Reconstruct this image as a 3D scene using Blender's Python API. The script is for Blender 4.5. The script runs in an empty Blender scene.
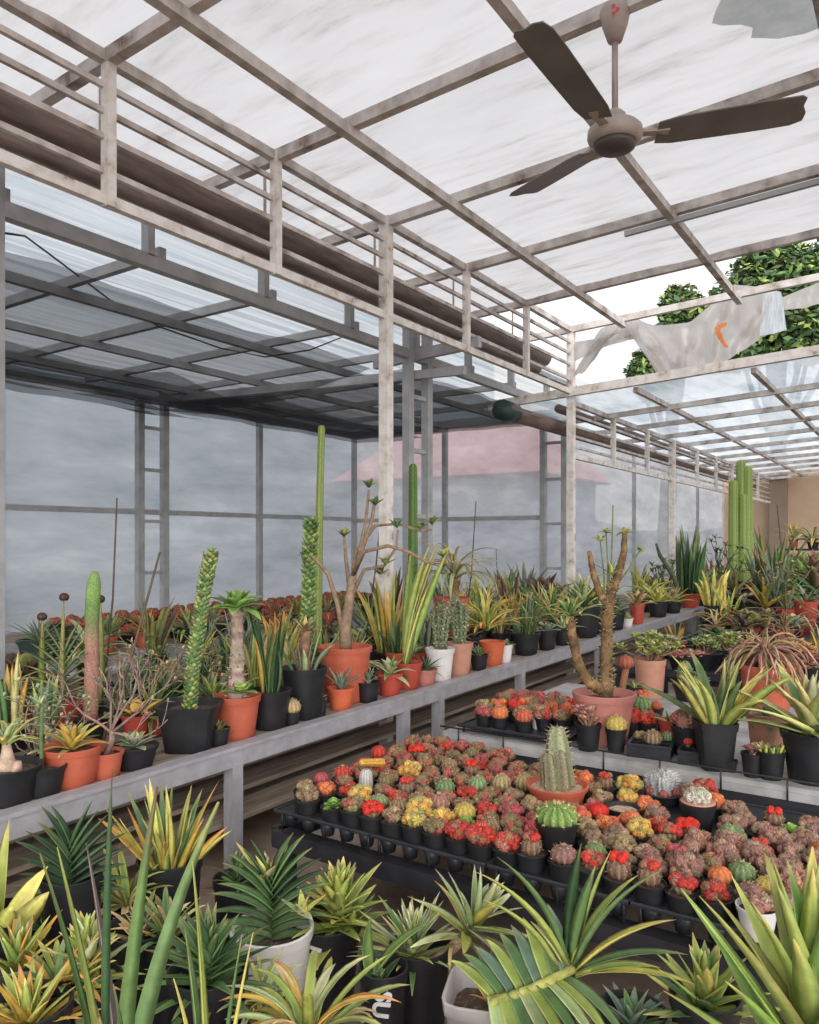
import bpy, math, random
from mathutils import Vector, Matrix
C = bpy.context.scene.collection
PI = math.pi
R = random.Random(11)
H = 1.40                       # eye height above the floor
F = 780.0                      # focal length in pixels of the 819 x 1024 frame
YAW = math.radians(33.7)
CS, SN = math.cos(YAW), math.sin(YAW)

def lin(c):
    return tuple(((x/255)/12.92 if x/255 <= .04045 else ((x/255+.055)/1.055)**2.4) for x in c[:3])
def mix(a, b, t):
    return tuple(a[i]*(1-t)+b[i]*t for i in range(3))
def jit(c, s, rn=None):
    rn = rn or R
    k = 1+rn.uniform(-s, s)
    return tuple(max(0, min(255, x*k*(1+rn.uniform(-s, s)*.4))) for x in c)

# ---- places: a pixel of the photograph and either a height below the eye or a distance
def at(x, y, drop):
    zc = F*drop/(y-540.0)
    return atz(x, y, zc)
def atz(x, y, zc):
    xc = (x-409.5)/F*zc
    return Vector((CS*xc-SN*zc, SN*xc+CS*zc, H-(y-540.0)/F*zc))
def dist(p):
    return -SN*p[0]+CS*p[1]

# ---------------------------------------------------------------- meshes
class MB:
    def __init__(s):
        s.v = []; s.f = []; s.c = []; s.m = []
    def add(s, vs, fs, col=(200, 200, 200), m=0):
        o = len(s.v)
        s.v += [tuple(v) for v in vs]
        s.f += [tuple(i+o for i in f) for f in fs]
        if isinstance(col, list): s.c += col
        else: s.c += [col]*len(vs)
        s.m += [m]*len(fs)
    def mesh(s, name, mats, smooth=True):
        me = bpy.data.meshes.new(name)
        me.from_pydata(s.v, [], s.f)
        if not isinstance(mats, (list, tuple)): mats = [mats]
        for m in mats: me.materials.append(m)
        if any(s.m): me.polygons.foreach_set('material_index', s.m)
        at_ = me.color_attributes.new('Col', 'FLOAT_COLOR', 'POINT')
        flat = []
        cache = {}
        for c in s.c:
            k = cache.get(c)
            if k is None:
                k = cache[c] = lin(c)+(1.0,)
            flat += k
        at_.data.foreach_set('color', flat)
        if smooth: me.polygons.foreach_set('use_smooth', [True]*len(me.polygons))
        me.update()
        return me
    # shapes
    def box(s, c, d, col=(200, 200, 200), m=0, rz=0):
        x, y, z = d[0]/2, d[1]/2, d[2]/2
        vs = []
        for sx, sy, sz in ((-1,-1,-1),(1,-1,-1),(1,1,-1),(-1,1,-1),(-1,-1,1),(1,-1,1),(1,1,1),(-1,1,1)):
            px, py = sx*x, sy*y
            vs.append((c[0]+px*math.cos(rz)-py*math.sin(rz), c[1]+px*math.sin(rz)+py*math.cos(rz), c[2]+sz*z))
        s.add(vs, [(0,3,2,1),(4,5,6,7),(0,1,5,4),(1,2,6,5),(2,3,7,6),(3,0,4,7)], col, m)
    def bar(s, p, q, w, h, col=(200, 200, 200), m=0, up=(0,0,1)):
        p, q = Vector(p), Vector(q)
        d = (q-p).normalized(); u = Vector(up)
        if abs(d.dot(u)) > .98: u = Vector((0, 1, 0))
        a = d.cross(u).normalized(); b = a.cross(d).normalized()
        vs = []
        for e in (p, q):
            for x, y in ((-1,-1),(1,-1),(1,1),(-1,1)):
                vs.append(e+a*(x*w/2)+b*(y*h/2))
        s.add(vs, [(0,1,2,3),(7,6,5,4),(0,4,5,1),(1,5,6,2),(2,6,7,3),(3,7,4,0)], col, m)
    def tube(s, pts, rad, n=7, col=(200, 200, 200), m=0, cap=True, bump=0, rn=None):
        pts = [Vector(p) for p in pts]
        if not isinstance(rad, (list, tuple)): rad = [rad]*len(pts)
        if not isinstance(col, list): cols = [col]*len(pts)
        else: cols = col
        vs, fs, cc = [], [], []
        ref = Vector((.31, .95, .05))
        rn = rn or R
        for i, p in enumerate(pts):
            d = (pts[min(i+1, len(pts)-1)]-pts[max(i-1, 0)])
            d = d.normalized() if d.length > 1e-9 else Vector((0, 0, 1))
            a = d.cross(ref)
            if a.length < .05: a = d.cross(Vector((0, .2, 1)))
            a.normalize(); b = d.cross(a)
            for k in range(n):
                th = 2*PI*k/n
                r = rad[i]*(1+(rn.uniform(-bump, bump) if bump else 0))
                vs.append(p+(a*math.cos(th)+b*math.sin(th))*r); cc.append(cols[i])
        for i in range(len(pts)-1):
            for k in range(n):
                k2 = (k+1) % n
                fs.append((i*n+k, i*n+k2, (i+1)*n+k2, (i+1)*n+k))
        if cap:
            fs.append(tuple(range(n))[::-1]); fs.append(tuple((len(pts)-1)*n+k for k in range(n)))
        s.add(vs, fs, cc, m)
    def lathe(s, prof, n=20, col=(200, 200, 200), m=0, c=(0,0,0), sq=0.0):
        vs, fs = [], []
        for r, z in prof:
            for k in range(n):
                th = 2*PI*(k+.5)/n
                x, y = math.cos(th), math.sin(th)
                if sq:
                    q = (abs(x)**sq+abs(y)**sq)**(1/sq); x, y = x/q, y/q
                vs.append((c[0]+x*r, c[1]+y*r, c[2]+z))
        for i in range(len(prof)-1):
            for k in range(n):
                k2 = (k+1) % n
                fs.append((i*n+k, i*n+k2, (i+1)*n+k2, (i+1)*n+k))
        if prof[0][0] > 1e-5: fs.append(tuple(range(n))[::-1])
        if prof[-1][0] > 1e-5: fs.append(tuple((len(prof)-1)*n+k for k in range(n)))
        s.add(vs, fs, col, m)

# ---------------------------------------------------------------- materials
def nt(name):
    m = bpy.data.materials.new(name); m.use_nodes = True
    t = m.node_tree; t.nodes.clear()
    o = t.nodes.new('ShaderNodeOutputMaterial')
    return m, t, o
def noise(t, scale, detail=4, stretch=None, rough=.6, obj=True):
    tc = t.nodes.new('ShaderNodeTexCoord'); mp = t.nodes.new('ShaderNodeMapping')
    if stretch: mp.inputs['Scale'].default_value = stretch
    t.links.new(tc.outputs['Object'], mp.inputs['Vector'])
    n = t.nodes.new('ShaderNodeTexNoise')
    n.inputs['Scale'].default_value = scale; n.inputs['Detail'].default_value = detail; n.inputs['Roughness'].default_value = rough
    t.links.new(mp.outputs['Vector'], n.inputs['Vector'])
    return n
def ramp(t, fac, stops):
    r = t.nodes.new('ShaderNodeValToRGB')
    e = r.color_ramp.elements
    while len(e) < len(stops): e.new(.5)
    for i, (p, c) in enumerate(stops):
        e[i].position = p; e[i].color = (*lin(c), 1) if max(c) > 1 else (*c, 1)
    t.links.new(fac, r.inputs['Fac'])
    return r
def surf(name, stops, scale=8, rough=.6, metal=0, stretch=None, bump=0, detail=5):
    m, t, o = nt(name)
    b = t.nodes.new('ShaderNodeBsdfPrincipled')
    n = noise(t, scale, detail, stretch)
    r = ramp(t, n.outputs['Fac'], stops)
    t.links.new(r.outputs['Color'], b.inputs['Base Color'])
    b.inputs['Roughness'].default_value = rough; b.inputs['Metallic'].default_value = metal
    if bump:
        bp = t.nodes.new('ShaderNodeBump'); bp.inputs['Strength'].default_value = bump; bp.inputs['Distance'].default_value = .01
        t.links.new(n.outputs['Fac'], bp.inputs['Height']); t.links.new(bp.outputs['Normal'], b.inputs['Normal'])
    t.links.new(b.outputs['BSDF'], o.inputs['Surface'])
    return m
def vcol(name, rough=.5, scale=30, amt=.25, sheen=0, spec=.35):
    m, t, o = nt(name)
    b = t.nodes.new('ShaderNodeBsdfPrincipled')
    a = t.nodes.new('ShaderNodeVertexColor'); a.layer_name = 'Col'
    n = noise(t, scale, 3)
    mr = t.nodes.new('ShaderNodeMapRange'); mr.inputs['From Min'].default_value = .3; mr.inputs['From Max'].default_value = .7
    mr.inputs['To Min'].default_value = 1-amt; mr.inputs['To Max'].default_value = 1+amt
    t.links.new(n.outputs['Fac'], mr.inputs['Value'])
    vm = t.nodes.new('ShaderNodeVectorMath'); vm.operation = 'SCALE'
    t.links.new(a.outputs['Color'], vm.inputs[0]); t.links.new(mr.outputs['Result'], vm.inputs['Scale'])
    t.links.new(vm.outputs['Vector'], b.inputs['Base Color'])
    b.inputs['Roughness'].default_value = rough
    b.inputs['Specular IOR Level'].default_value = spec
    t.links.new(b.outputs['BSDF'], o.inputs['Surface'])
    return m
def film(name, stops, scale, stretch, clear, rough_t=False, gloss=.04, detail=6, holes=None, cstops=None):
    """thin plastic: diffusing sheet that lets part of the light straight through"""
    m, t, o = nt(name)
    n = noise(t, scale, detail, stretch, .62)
    r = ramp(t, n.outputs['Fac'], stops)
    tl = t.nodes.new('ShaderNodeBsdfTranslucent'); df = t.nodes.new('ShaderNodeBsdfDiffuse'); tr = t.nodes.new('ShaderNodeBsdfTransparent')
    t.links.new(r.outputs['Color'], tl.inputs['Color']); t.links.new(r.outputs['Color'], df.inputs['Color'])
    m1 = t.nodes.new('ShaderNodeMixShader'); m1.inputs[0].default_value = .22
    t.links.new(tl.outputs[0], m1.inputs[1]); t.links.new(df.outputs[0], m1.inputs[2])
    m2 = t.nodes.new('ShaderNodeMixShader'); m2.inputs[0].default_value = clear
    if cstops:
        n2 = noise(t, cstops[0], 4, cstops[1])
        r2 = ramp(t, n2.outputs['Fac'], cstops[2]); t.links.new(r2.outputs['Color'], m2.inputs[0])
    t.links.new(m1.outputs[0], m2.inputs[1]); t.links.new(tr.outputs[0], m2.inputs[2])
    last = m2
    if gloss:
        g = t.nodes.new('ShaderNodeBsdfGlossy'); g.inputs['Roughness'].default_value = .18
        m3 = t.nodes.new('ShaderNodeMixShader'); m3.inputs[0].default_value = gloss
        t.links.new(m2.outputs[0], m3.inputs[1]); t.links.new(g.outputs[0], m3.inputs[2]); last = m3
    t.links.new(last.outputs[0], o.inputs['Surface'])
    return m

M = {}
M['leaf'] = vcol('leaf', .5, 22, .22)
M['cactus'] = vcol('cactus skin', .65, 150, .34, spec=.2)
M['bark'] = vcol('bark', .85, 40, .35, spec=.15)
M['tree'] = vcol('tree leaves', .6, 4, .2)
M['black'] = surf('black plastic', [(.3, (26, 26, 29)), (.7, (40, 40, 44))], 14, .5)
M['terracotta'] = surf('terracotta plastic', [(.3, (176, 84, 62)), (.7, (200, 106, 80))], 9, .55)
M['redplastic'] = surf('red plastic', [(.3, (164, 62, 50)), (.7, (190, 82, 66))], 9, .5)
M['faded'] = surf('faded pink clay', [(.3, (172, 108, 98)), (.7, (196, 132, 120))], 9, .6)
M['beige'] = surf('beige terracotta', [(.3, (182, 128, 106)), (.7, (206, 152, 130))], 9, .6)
M['white'] = surf('white plastic', [(.3, (214, 208, 206)), (.7, (236, 232, 230))], 9, .45)
M['orange'] = surf('orange plastic', [(.3, (192, 90, 56)), (.7, (212, 110, 74))], 9, .5)
M['grey'] = surf('grey plastic', [(.3, (166, 158, 156)), (.7, (190, 184, 182))], 9, .5)
M['soil'] = surf('dark soil', [(.3, (48, 38, 32)), (.55, (92, 76, 64)), (.75, (150, 130, 112))], 60, .95, bump=.6)
M['grit'] = surf('pale grit', [(.25, (132, 96, 78)), (.5, (196, 164, 140)), (.75, (226, 204, 184))], 70, .95, bump=.6)
M['steel'] = surf('white painted steel with rust', [(.28, (150, 112, 90)), (.38, (206, 196, 188)), (.55, (228, 222, 218)), (.8, (238, 234, 232))], 7, .6, stretch=(1.6, 1.6, 1.6))
M['roofsteel'] = surf('weathered roof steel', [(.30, (116, 94, 82)), (.40, (168, 158, 152)), (.56, (202, 194, 190)), (.75, (222, 218, 216))], 6, .6)
M['galv'] = surf('galvanised steel', [(.3, (146, 147, 150)), (.7, (178, 179, 182))], 6, .5, 0)
M['rail'] = surf('grey aluminium', [(.3, (150, 148, 153)), (.7, (182, 180, 186))], 10, .45, .1, (6, 1, 1))
M['gutter'] = surf('brown gutter', [(.3, (88, 74, 70)), (.6, (128, 112, 106)), (.8, (150, 136, 128))], 5, .6, stretch=(4, .6, 4))
M['darkgreen'] = surf('dark green plastic', [(.3, (28, 52, 48)), (.7, (44, 74, 66))], 9, .5)
M['wood'] = surf('weathered wood', [(.3, (124, 110, 98)), (.6, (170, 154, 140)), (.8, (192, 178, 164))], 7, .85, stretch=(7, .5, 7))
M['darkwood'] = surf('dark wood', [(.3, (62, 48, 42)), (.7, (98, 80, 70))], 7, .8, stretch=(7, 7, .6))
M['blacksteel'] = surf('black steel', [(.3, (34, 34, 38)), (.7, (56, 56, 62))], 9, .45)
M['tray'] = surf('tray plastic', [(.3, (30, 31, 35)), (.7, (52, 54, 60))], 8, .42)
M['sheet'] = surf('grey cement sheet', [(.25, (128, 126, 126)), (.5, (168, 166, 166)), (.75, (196, 194, 194))], 6, .8, detail=8)
M['ground'] = surf('concrete and earth floor', [(.3, (128, 106, 90)), (.5, (166, 146, 130)), (.7, (192, 176, 164))], 2.2, .95, bump=.3, detail=8)
M['tan'] = surf('tan plaster', [(.3, (186, 158, 132)), (.7, (206, 180, 154))], 1.2, .85)
M['taupe'] = surf('taupe plaster', [(.3, (134, 116, 102)), (.7, (156, 138, 122))], 1.2, .85)
M['fanbody'] = surf('fan enamel', [(.3, (150, 136, 130)), (.7, (176, 162, 154))], 8, .45)
M['fanblade'] = surf('fan blade', [(.3, (92, 84, 80)), (.7, (120, 112, 108))], 4, .5, stretch=(1, 1, 1))
M['fandark'] = surf('dark fan cap', [(.3, (66, 60, 60)), (.7, (86, 78, 78))], 8, .5)
M['red'] = surf('red print', [(.3, (196, 44, 48)), (.7, (212, 58, 60))], 8, .5)
M['letters'] = surf('white print', [(.3, (206, 206, 206)), (.7, (226, 226, 226))], 8, .5)
M['stick'] = surf('bamboo', [(.3, (70, 62, 52)), (.7, (104, 92, 76))], 12, .7)
M['cable'] = surf('black cable', [(.3, (36, 36, 38)), (.7, (52, 52, 54))], 12, .5)
M['pinkroof'] = surf('pink roof tiles', [(.3, (226, 150, 156)), (.7, (240, 172, 176))], 3, .8)
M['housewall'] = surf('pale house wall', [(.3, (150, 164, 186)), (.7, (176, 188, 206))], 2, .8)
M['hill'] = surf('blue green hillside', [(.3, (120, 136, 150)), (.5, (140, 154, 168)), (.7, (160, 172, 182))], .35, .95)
M['earth'] = surf('outside earth', [(.3, (110, 104, 98)), (.7, (140, 134, 126))], .5, .95)
M['rooffilm'] = film('dirty greenhouse film', [(.26, (168, 166, 166)), (.38, (190, 188, 189)), (.50, (199, 198, 201)), (.8, (205, 205, 209))], 2.4, (.8, 3.6, 1), .05, gloss=0, detail=8)
M['patch'] = film('grey film patch', [(.3, (150, 154, 152)), (.7, (196, 200, 198))], 4, (1, 1, 1), .1, gloss=0)
M['farfilm'] = film('bluish roof film', [(.26, (150, 164, 178)), (.5, (206, 216, 226)), (.75, (236, 240, 244))], 1.6, (2.4, .7, 1), .22, gloss=0, detail=7)
M['wallfilm'] = film('hazy wall film', [(.30, (176, 184, 190)), (.48, (208, 212, 216)), (.56, (216, 220, 224)), (.70, (240, 242, 244))], 1.5, (1, .5, 2.2), .16, gloss=.03, detail=6)
M['torn'] = film('torn plastic', [(.3, (204, 197, 193)), (.6, (216, 210, 206))], 6, (1, 1, 1), .06, gloss=.03)
M['tornblue'] = film('pale blue plastic', [(.3, (204, 214, 222)), (.6, (228, 234, 240))], 6, (1, 1, 1), .12, gloss=.03)
M['tornorange'] = film('orange print', [(.3, (222, 120, 60)), (.6, (236, 150, 90))], 6, (1, 1, 1), .05, gloss=0)
M['corrugated'] = film('corrugated sheet', [(.36, (176, 180, 184)), (.5, (226, 228, 230)), (.62, (250, 250, 251))], 1.5, (11, .12, 1), .42, gloss=.03)  # lengthwise colour streaks paint in the shading of the corrugations
def netmat(name, col, clear):
    m, t, o = nt(name)
    d = t.nodes.new('ShaderNodeBsdfDiffuse'); tr = t.nodes.new('ShaderNodeBsdfTransparent')
    n = noise(t, 1.6, 4, (1, 2.4, 1)); r = ramp(t, n.outputs['Fac'], [(.3, mix(col, (0, 0, 0), .2)), (.7, mix(col, (255, 255, 255), .08))])
    t.links.new(r.outputs['Color'], d.inputs['Color'])
    mx = t.nodes.new('ShaderNodeMixShader'); mx.inputs[0].default_value = clear
    t.links.new(d.outputs[0], mx.inputs[1]); t.links.new(tr.outputs[0], mx.inputs[2]); t.links.new(mx.outputs[0], o.inputs['Surface'])
    return m
M['net'] = netmat('shade net', (84, 85, 90), .4)

# ---------------------------------------------------------------- objects
LABELS = {}
def link(name, me, parent=None, loc=None, rz=None):
    o = bpy.data.objects.new(name, me); C.objects.link(o)
    if parent is not None: o.parent = parent
    if loc is not None: o.location = loc
    if rz is not None: o.rotation_euler = (0, 0, rz)
    return o
def tag(o, label, cat, group=None):
    o['label'] = label; o['category'] = cat
    if group: o['group'] = group
    LABELS.setdefault(label, []).append(o.name)
    return o
def thing(name, label, cat, loc=(0,0,0), rz=0, group=None):
    o = bpy.data.objects.new(name, None); C.objects.link(o)
    o.empty_display_size = .05
    o.location = loc; o.rotation_euler = (0, 0, rz)
    return tag(o, label, cat, group)
def struct(name, mb, mat, smooth=False):
    o = link(name, mb.mesh(name, mat, smooth)); o['kind'] = 'structure'
    return o
def ordinal(n):
    w = ['first','second','third','fourth','fifth','sixth','seventh','eighth','ninth','tenth','eleventh','twelfth','thirteenth','fourteenth','fifteenth','sixteenth','seventeenth','eighteenth','nineteenth','twentieth',
         'twenty-first','twenty-second','twenty-third','twenty-fourth','twenty-fifth','twenty-sixth','twenty-seventh','twenty-eighth','twenty-ninth','thirtieth']
    return w[n] if n < len(w) else '%dth' % (n+1)
# ================================================================ the greenhouse shell
XR = 3.6                       # right edge of the roof, cut short to let side light in
XG = -3.03                     # plane of the white lattice girders
def rz_main(x): return H+2.13+.05*(x-XG)
def rz_far(x): return H+1.395+.055*(x-XG)
YT = 7.50                      # the step between the two roofs

g = MB(); g.box((0, 8, -.05), (22, 30, .1)); struct('floor', g, M['ground'])
def sheet_grid(x0, x1, y0, y1, nx, ny, zf):
    vs = []; fs = []
    for j in range(ny+1):
        for i in range(nx+1):
            x = x0+(x1-x0)*i/nx; y = y0+(y1-y0)*j/ny
            p = zf(x, y); vs.append(p if isinstance(p, tuple) else (x, y, p))
    for j in range(ny):
        for i in range(nx):
            a = j*(nx+1)+i
            fs.append((a, a+1, a+nx+2, a+nx+1))
    return vs, fs
RAFT = [2.13+1.07*k for k in range(-3, 6)]          # main roof rafters, last at 7.48
def sag(x, y):
    k = ((y-2.13)/1.07) % 1.0
    return rz_main(x)+.05-.035*math.sin(PI*k)+.008*math.sin(9*x+3*y)+.006*math.sin(23*y-5*x)
g = MB()
def roofpt(x, y):
    yy = y
    if y > 6.2: yy = 6.50+.14*max(0, (x+1.6)/2)+.035*math.sin(7*x)+.02*math.sin(17*x)   # ragged far edge where the film is torn
    return (x, yy, sag(x, min(yy, 6.4))-(.02 if yy > 6.45 else 0))
g.add(*sheet_grid(-3.75, XR, -1.6, 6.42, 46, 60, roofpt)); struct('ceiling', g, M['rooffilm'], True)
g = MB(); g.add(*sheet_grid(0, 1, 0, 1, 10, 8, lambda u, v: ((-.78+1.1*u+.05*math.sin(9*v)*(1-u)+.10*v*(1-u)), (3.30+.42*u*v+.42*v+.05*math.sin(8*u)*v), sag(-.78+1.1*u, 3.4+.42*v)-.022+.006*math.sin(14*u+9*v))))
o = link('film_patch', g.mesh('film_patch', M['patch'])); tag(o, 'greyish plastic patch lying over the clear roof film beside the fan', 'plastic patch')
g = MB(); g.add(*sheet_grid(-3.7, XR, YT+.03, 19.45, 30, 60, lambda x, y: rz_far(x)+.085-.02*abs(math.sin(PI*(y-YT)/1.07)))); struct('ceiling_far', g, M['farfilm'], True)

nb = [0]
def beam(p, q, w, h, mat='roofsteel', name='roof_beam'):
    g = MB(); g.bar(p, q, w, h); struct(name, g, M[mat]); nb[0] += 1
for y in RAFT:
    beam((-3.7, y, rz_main(-3.7)), (XR, y, rz_main(XR)), .05, .062)
for k in range(-1, 6):
    x = -2.49+1.06*k
    beam((x, -1.6, rz_main(x)-.055), (x, YT+.02, rz_main(x)-.055), .05, .055, name='roof_purlin_beam')
beam((-1.75, 5.30, rz_main(-1.75)-.085), (XR, 5.30, rz_main(XR)-.085), .03, .035, 'galv')
for k in range(1, 12):
    y = YT+1.07*k
    beam((-3.6, y, rz_far(-3.6)), (XR, y, rz_far(XR)), .045, .055)
for k in range(0, 6):
    x = -2.37+1.06*k
    beam((x, YT, rz_far(x)+.026), (x, 19.4, rz_far(x)+.026), .045, .05, name='roof_purlin_beam')
# beam that carries the edge of the lower roof, with its rusty stub behind the girder
beam((-3.95, YT-.03, H+1.49-.045), (XR, YT-.03, H+1.49+.055*(XR+3.05)), .06, .085, 'steel')

# ---- lattice girders: each is one welded frame
def girder(label, y0, y1, utop, ubot, ups, full, fr, thick):
    t = thing('lattice_girder', label, 'girder', (XG, y0, 0))
    L = y1-y0
    g = MB(); g.bar((0, 0, H+utop), (0, L, H+utop), .045, .05); link('top_rail', g.mesh('top_rail', M['roofsteel'], False), t)
    g = MB(); g.bar((0, 0, H+ubot), (0, L, H+ubot), .04, .05); link('bottom_rail', g.mesh('bottom_rail', M['steel'], False), t)
    for f in fr:
        z = H+utop+(ubot-utop)*f
        g = MB(); g.bar((0, 0, z), (0, L, z), .022, .026); link('middle_rail', g.mesh('middle_rail', M['roofsteel'], False), t)
    for y in ups:
        if y in full: continue
        g = MB(); g.bar((.012, y-y0, H+ubot-.03), (.012, y-y0, H+utop+.02), thick, .05, up=(1, 0, 0)); link('upright', g.mesh('upright', M['steel'], False), t)
ups1 = [-.01, 1.06, 2.13, 3.19, 4.26, 5.33, 6.42, 7.5]
girder('long rusty white lattice girder of thin rails under the upper roof', -1.5, 7.46, 2.13, 1.50, ups1, (1.06, 4.26, 7.5), (.2, .38, .56, .80), .045)
ups2 = [(937.6*3.03/(929.5-x)-1.68)/.832 for x in (612, 646, 696, 715, 745, 757)]
yp = [(937.6*3.03/(929.5-x)-1.68)/.832 for x in (672, 731, 770)]
girder('lower white lattice girder of thin rails running on to the tan wall', 7.54, yp[2], 1.395, .856, ups2+[yp[2]-.02], (), (.22, .42, .62, .82), .05)
def post(y, top, lab, w=.07, x=XG):
    g = MB(); g.box((0, 0, top/2), (w, w, top)); g.box((0, 0, .005), (w*2, w*2, .01))
    o = link('steel_post', g.mesh('steel_post', M['steel'], False), loc=(x, y, 0)); tag(o, lab, 'post')
post(1.06, H+2.16, 'white steel post at the near end of the left plant bench')
post(4.26, H+2.16, 'tall white steel post rising beside the adenium on the left bench')
post(7.50, H+2.16, 'white steel post at the step between the two roofs')
post(yp[0], H+1.40, 'white steel post under the lower girder beside the upright sansevieria', .08)
post(yp[1], H+1.40, 'white steel post touching the bundle of tall green column cacti', .08)

# ---- gutters and pipe along the girder
def halfpipe(mb, L, r, t=.008, n=10):
    vs = []; fs = []
    for y in (0, L):
        for rr in (r, r-t):
            for k in range(n+1):
                a = PI+PI*k/n; vs.append((math.cos(a)*rr, y, math.sin(a)*rr*1.15))
    m = n+1
    for k in range(n):
        fs.append((k, k+1, 2*m+k+1, 2*m+k)); fs.append((m+k+1, m+k, 3*m+k, 3*m+k+1))
        fs.append((k+1, k, m+k, m+k+1)); fs.append((2*m+k, 2*m+k+1, 3*m+k+1, 3*m+k))
    fs += [(0, 2*m, 3*m, m), (n, m+n, 3*m+n, 2*m+n)]
    mb.add(vs, fs)
t = thing('hanging_gutter', 'long brown gutter hung behind the upper lattice girder', 'gutter', (-3.28, -1.5, H+1.87))
g = MB(); halfpipe(g, 8.9, .085); link('trough', g.mesh('trough', M['gutter']), t)
g = MB(); g.box((0, 0, 0), (.19, .02, .012)); g.box((.09, 0, .12), (.006, .02, .24)); bk = g.mesh('bracket', M['roofsteel'], False)
for k in range(8): link('bracket', bk, t, (0, .5+1.07*k, 0))
g = MB(); g.tube([(-3.17, -1.5, H+1.66), (-3.17, 7.0, H+1.66)], .042, 10); o = link('drain_pipe', g.mesh('drain_pipe', M['gutter'])); tag(o, 'thin brown pipe running below the upper gutter', 'pipe')
t = thing('hanging_gutter', 'lower brown gutter with a dark green end cap along the lower girder', 'gutter', (-3.32, 6.55, H+1.25))
g = MB(); halfpipe(g, 12.8, .10); link('trough', g.mesh('trough', M['gutter']), t)
g = MB(); g.tube([(0, -.03, -.035), (0, .22, -.035)], .098, 14); link('end_cap', g.mesh('end_cap', M['darkgreen']), t)

g = MB(); g.tube([(-3.22, 7.62, H+1.37), (-3.22, 19.2, H+1.37)], .045, 10); o = link('drain_pipe', g.mesh('drain_pipe', M['gutter'])); tag(o, 'brown pipe running above the lower gutter behind the lower girder', 'pipe')
# ---- left wing: galvanised frame, corrugated roof, film walls
XL, YB, XW = -7.0, 9.05, -4.05
UT = 1.54
def gal(p, q, w=.05, h=.05, name='frame_beam'): beam(p, q, w, h, 'galv', name)
gal((-3.6, -2, H+1.54), (-3.6, YB, H+1.54), .06, .075)
gal((-3.6, -2, H+1.86), (-3.6, YB, H+1.86))
for k in range(-2, 8):
    y = 2.79+.9*k
    gal((-3.6, y, H+1.57), (-3.6, y, H+1.84), .06, .045, 'frame_hanger_beam')
    gal((XL, y+.1, H+1.60), (-3.6, y+.1, H+1.62), .045, .06)
for x in (-4.5, -5.5, -6.4): gal((x, -2, H+1.545), (x, YB, H+1.545), .045, .06)
gal((-7, 5.45, H+1.50), (-3.1, 5.45, H+1.36), .05, .07)
def corr(x0, x1, y0, y1):
    vs = []; fs = []
    n = int((x1-x0)/.0183)
    for y in (y0, y1):
        for i in range(n+1):
            x = x0+(x1-x0)*i/n
            vs.append((x, y, H+1.68+(x+7)*.06+.017*math.sin(2*PI*x/.11)))
    for i in range(n): fs.append((i, i+1, n+2+i, n+1+i))
    return vs, fs
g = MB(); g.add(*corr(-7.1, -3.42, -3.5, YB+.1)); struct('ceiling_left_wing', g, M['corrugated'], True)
def wall(name, p, q, z1, mat='wallfilm', nx=30, nz=10):
    p = Vector((*p, 0)); q = Vector((*q, 0)); d = q-p; nrm = Vector((-d.y, d.x, 0)).normalized()
    vs = []; fs = []
    for j in range(nz+1):
        for i in range(nx+1):
            v = p+d*(i/nx)+nrm*(.012*math.sin(3*i+1.3*j)*math.sin(PI*i/nx)); vs.append((v.x, v.y, z1*j/nz))
    for j in range(nz):
        for i in range(nx):
            a = j*(nx+1)+i; fs.append((a, a+1, a+nx+2, a+nx+1))
    g = MB(); g.add(vs, fs); struct(name, g, M[mat], True)
wall('wall_left', (XL, -3.5), (XL, YB), H+UT)
wall('wall_back', (XL, YB), (XW, YB), H+UT+.05)
wall('wall_left_far', (XW, YB), (XW, 19.5), H+1.45)
gal((XL+.03, -3.5, H+UT-.03), (XL+.03, YB, H+UT-.03), .06, .07)
gal((XL+.03, -3.5, H+UT+.10), (XL+.03, YB, H+UT+.10), .05, .05)
gal((XL+.03, -3.5, H+.30), (XL+.03, YB, H+.30), .05, .055)
gal((XL, YB-.03, H+UT), (-3.6, YB-.03, H+UT), .06, .07)
gal((XL, YB-.03, H+.28), (XW, YB-.03, H+.28), .05, .055)
for y in (1.9, 3.8, 7.07, 9.0, .2): gal((XL+.03, y, 0), (XL+.03, y, H+UT), .057, .067)
for x in (-5.44,): gal((x, YB-.03, 0), (x, YB-.03, H+UT), .067, .057)
for y in [(937.6*4.05/(929.5-x)-.555*4.05)/.832 for x in (632, 668, 696)]: gal((XW+.03, y, 0), (XW+.03, y, H+1.45), .05, .06)
gal((XW+.03, YB, H+1.42), (XW+.03, 19.4, H+1.42))
g = MB(); g.box((1.2, 19.6, 1.6), (10.6, .16, 3.4)); struct('wall_end', g, M['tan'])
g = MB(); g.box((-2.86, 19.42, 1.6), (.36, .2, 3.3)); struct('wall_end_pillar', g, M['taupe'])
def ladder(x, y0, y1, top, lab, rungs, dx=0):
    t = thing('ladder_column', lab, 'column', (x, y0, 0))
    for k in (0, 1):
        g = MB(); g.bar((dx*k, (y1-y0)*k, 0), (dx*k, (y1-y0)*k, top), .067, .077); link('upright', g.mesh('upright', M['galv'], False), t)
    for z in rungs:
        g = MB(); g.bar((0, 0, z), (dx, y1-y0, z), .035, .035); link('rung', g.mesh('rung', M['galv'], False), t)
RG = (.5, 1.05, 1.6, 2.15, 2.6)
ladder(-3.6, 5.38, 5.67, H+1.86, 'twin grey steel column with rungs just behind the tall white post', RG)
ladder(XL+.05, 5.28, 5.60, H+UT, 'twin grey steel column with rungs against the left film wall', RG)
ladder(-4.0, 9.0, 9.0, H+UT, 'twin grey steel column with rungs at the corner of the back film wall', RG, .28)
ladder(-3.6, 1.62, 1.93, H+1.86, 'twin grey steel column at the near end of the left wing', RG)
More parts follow.
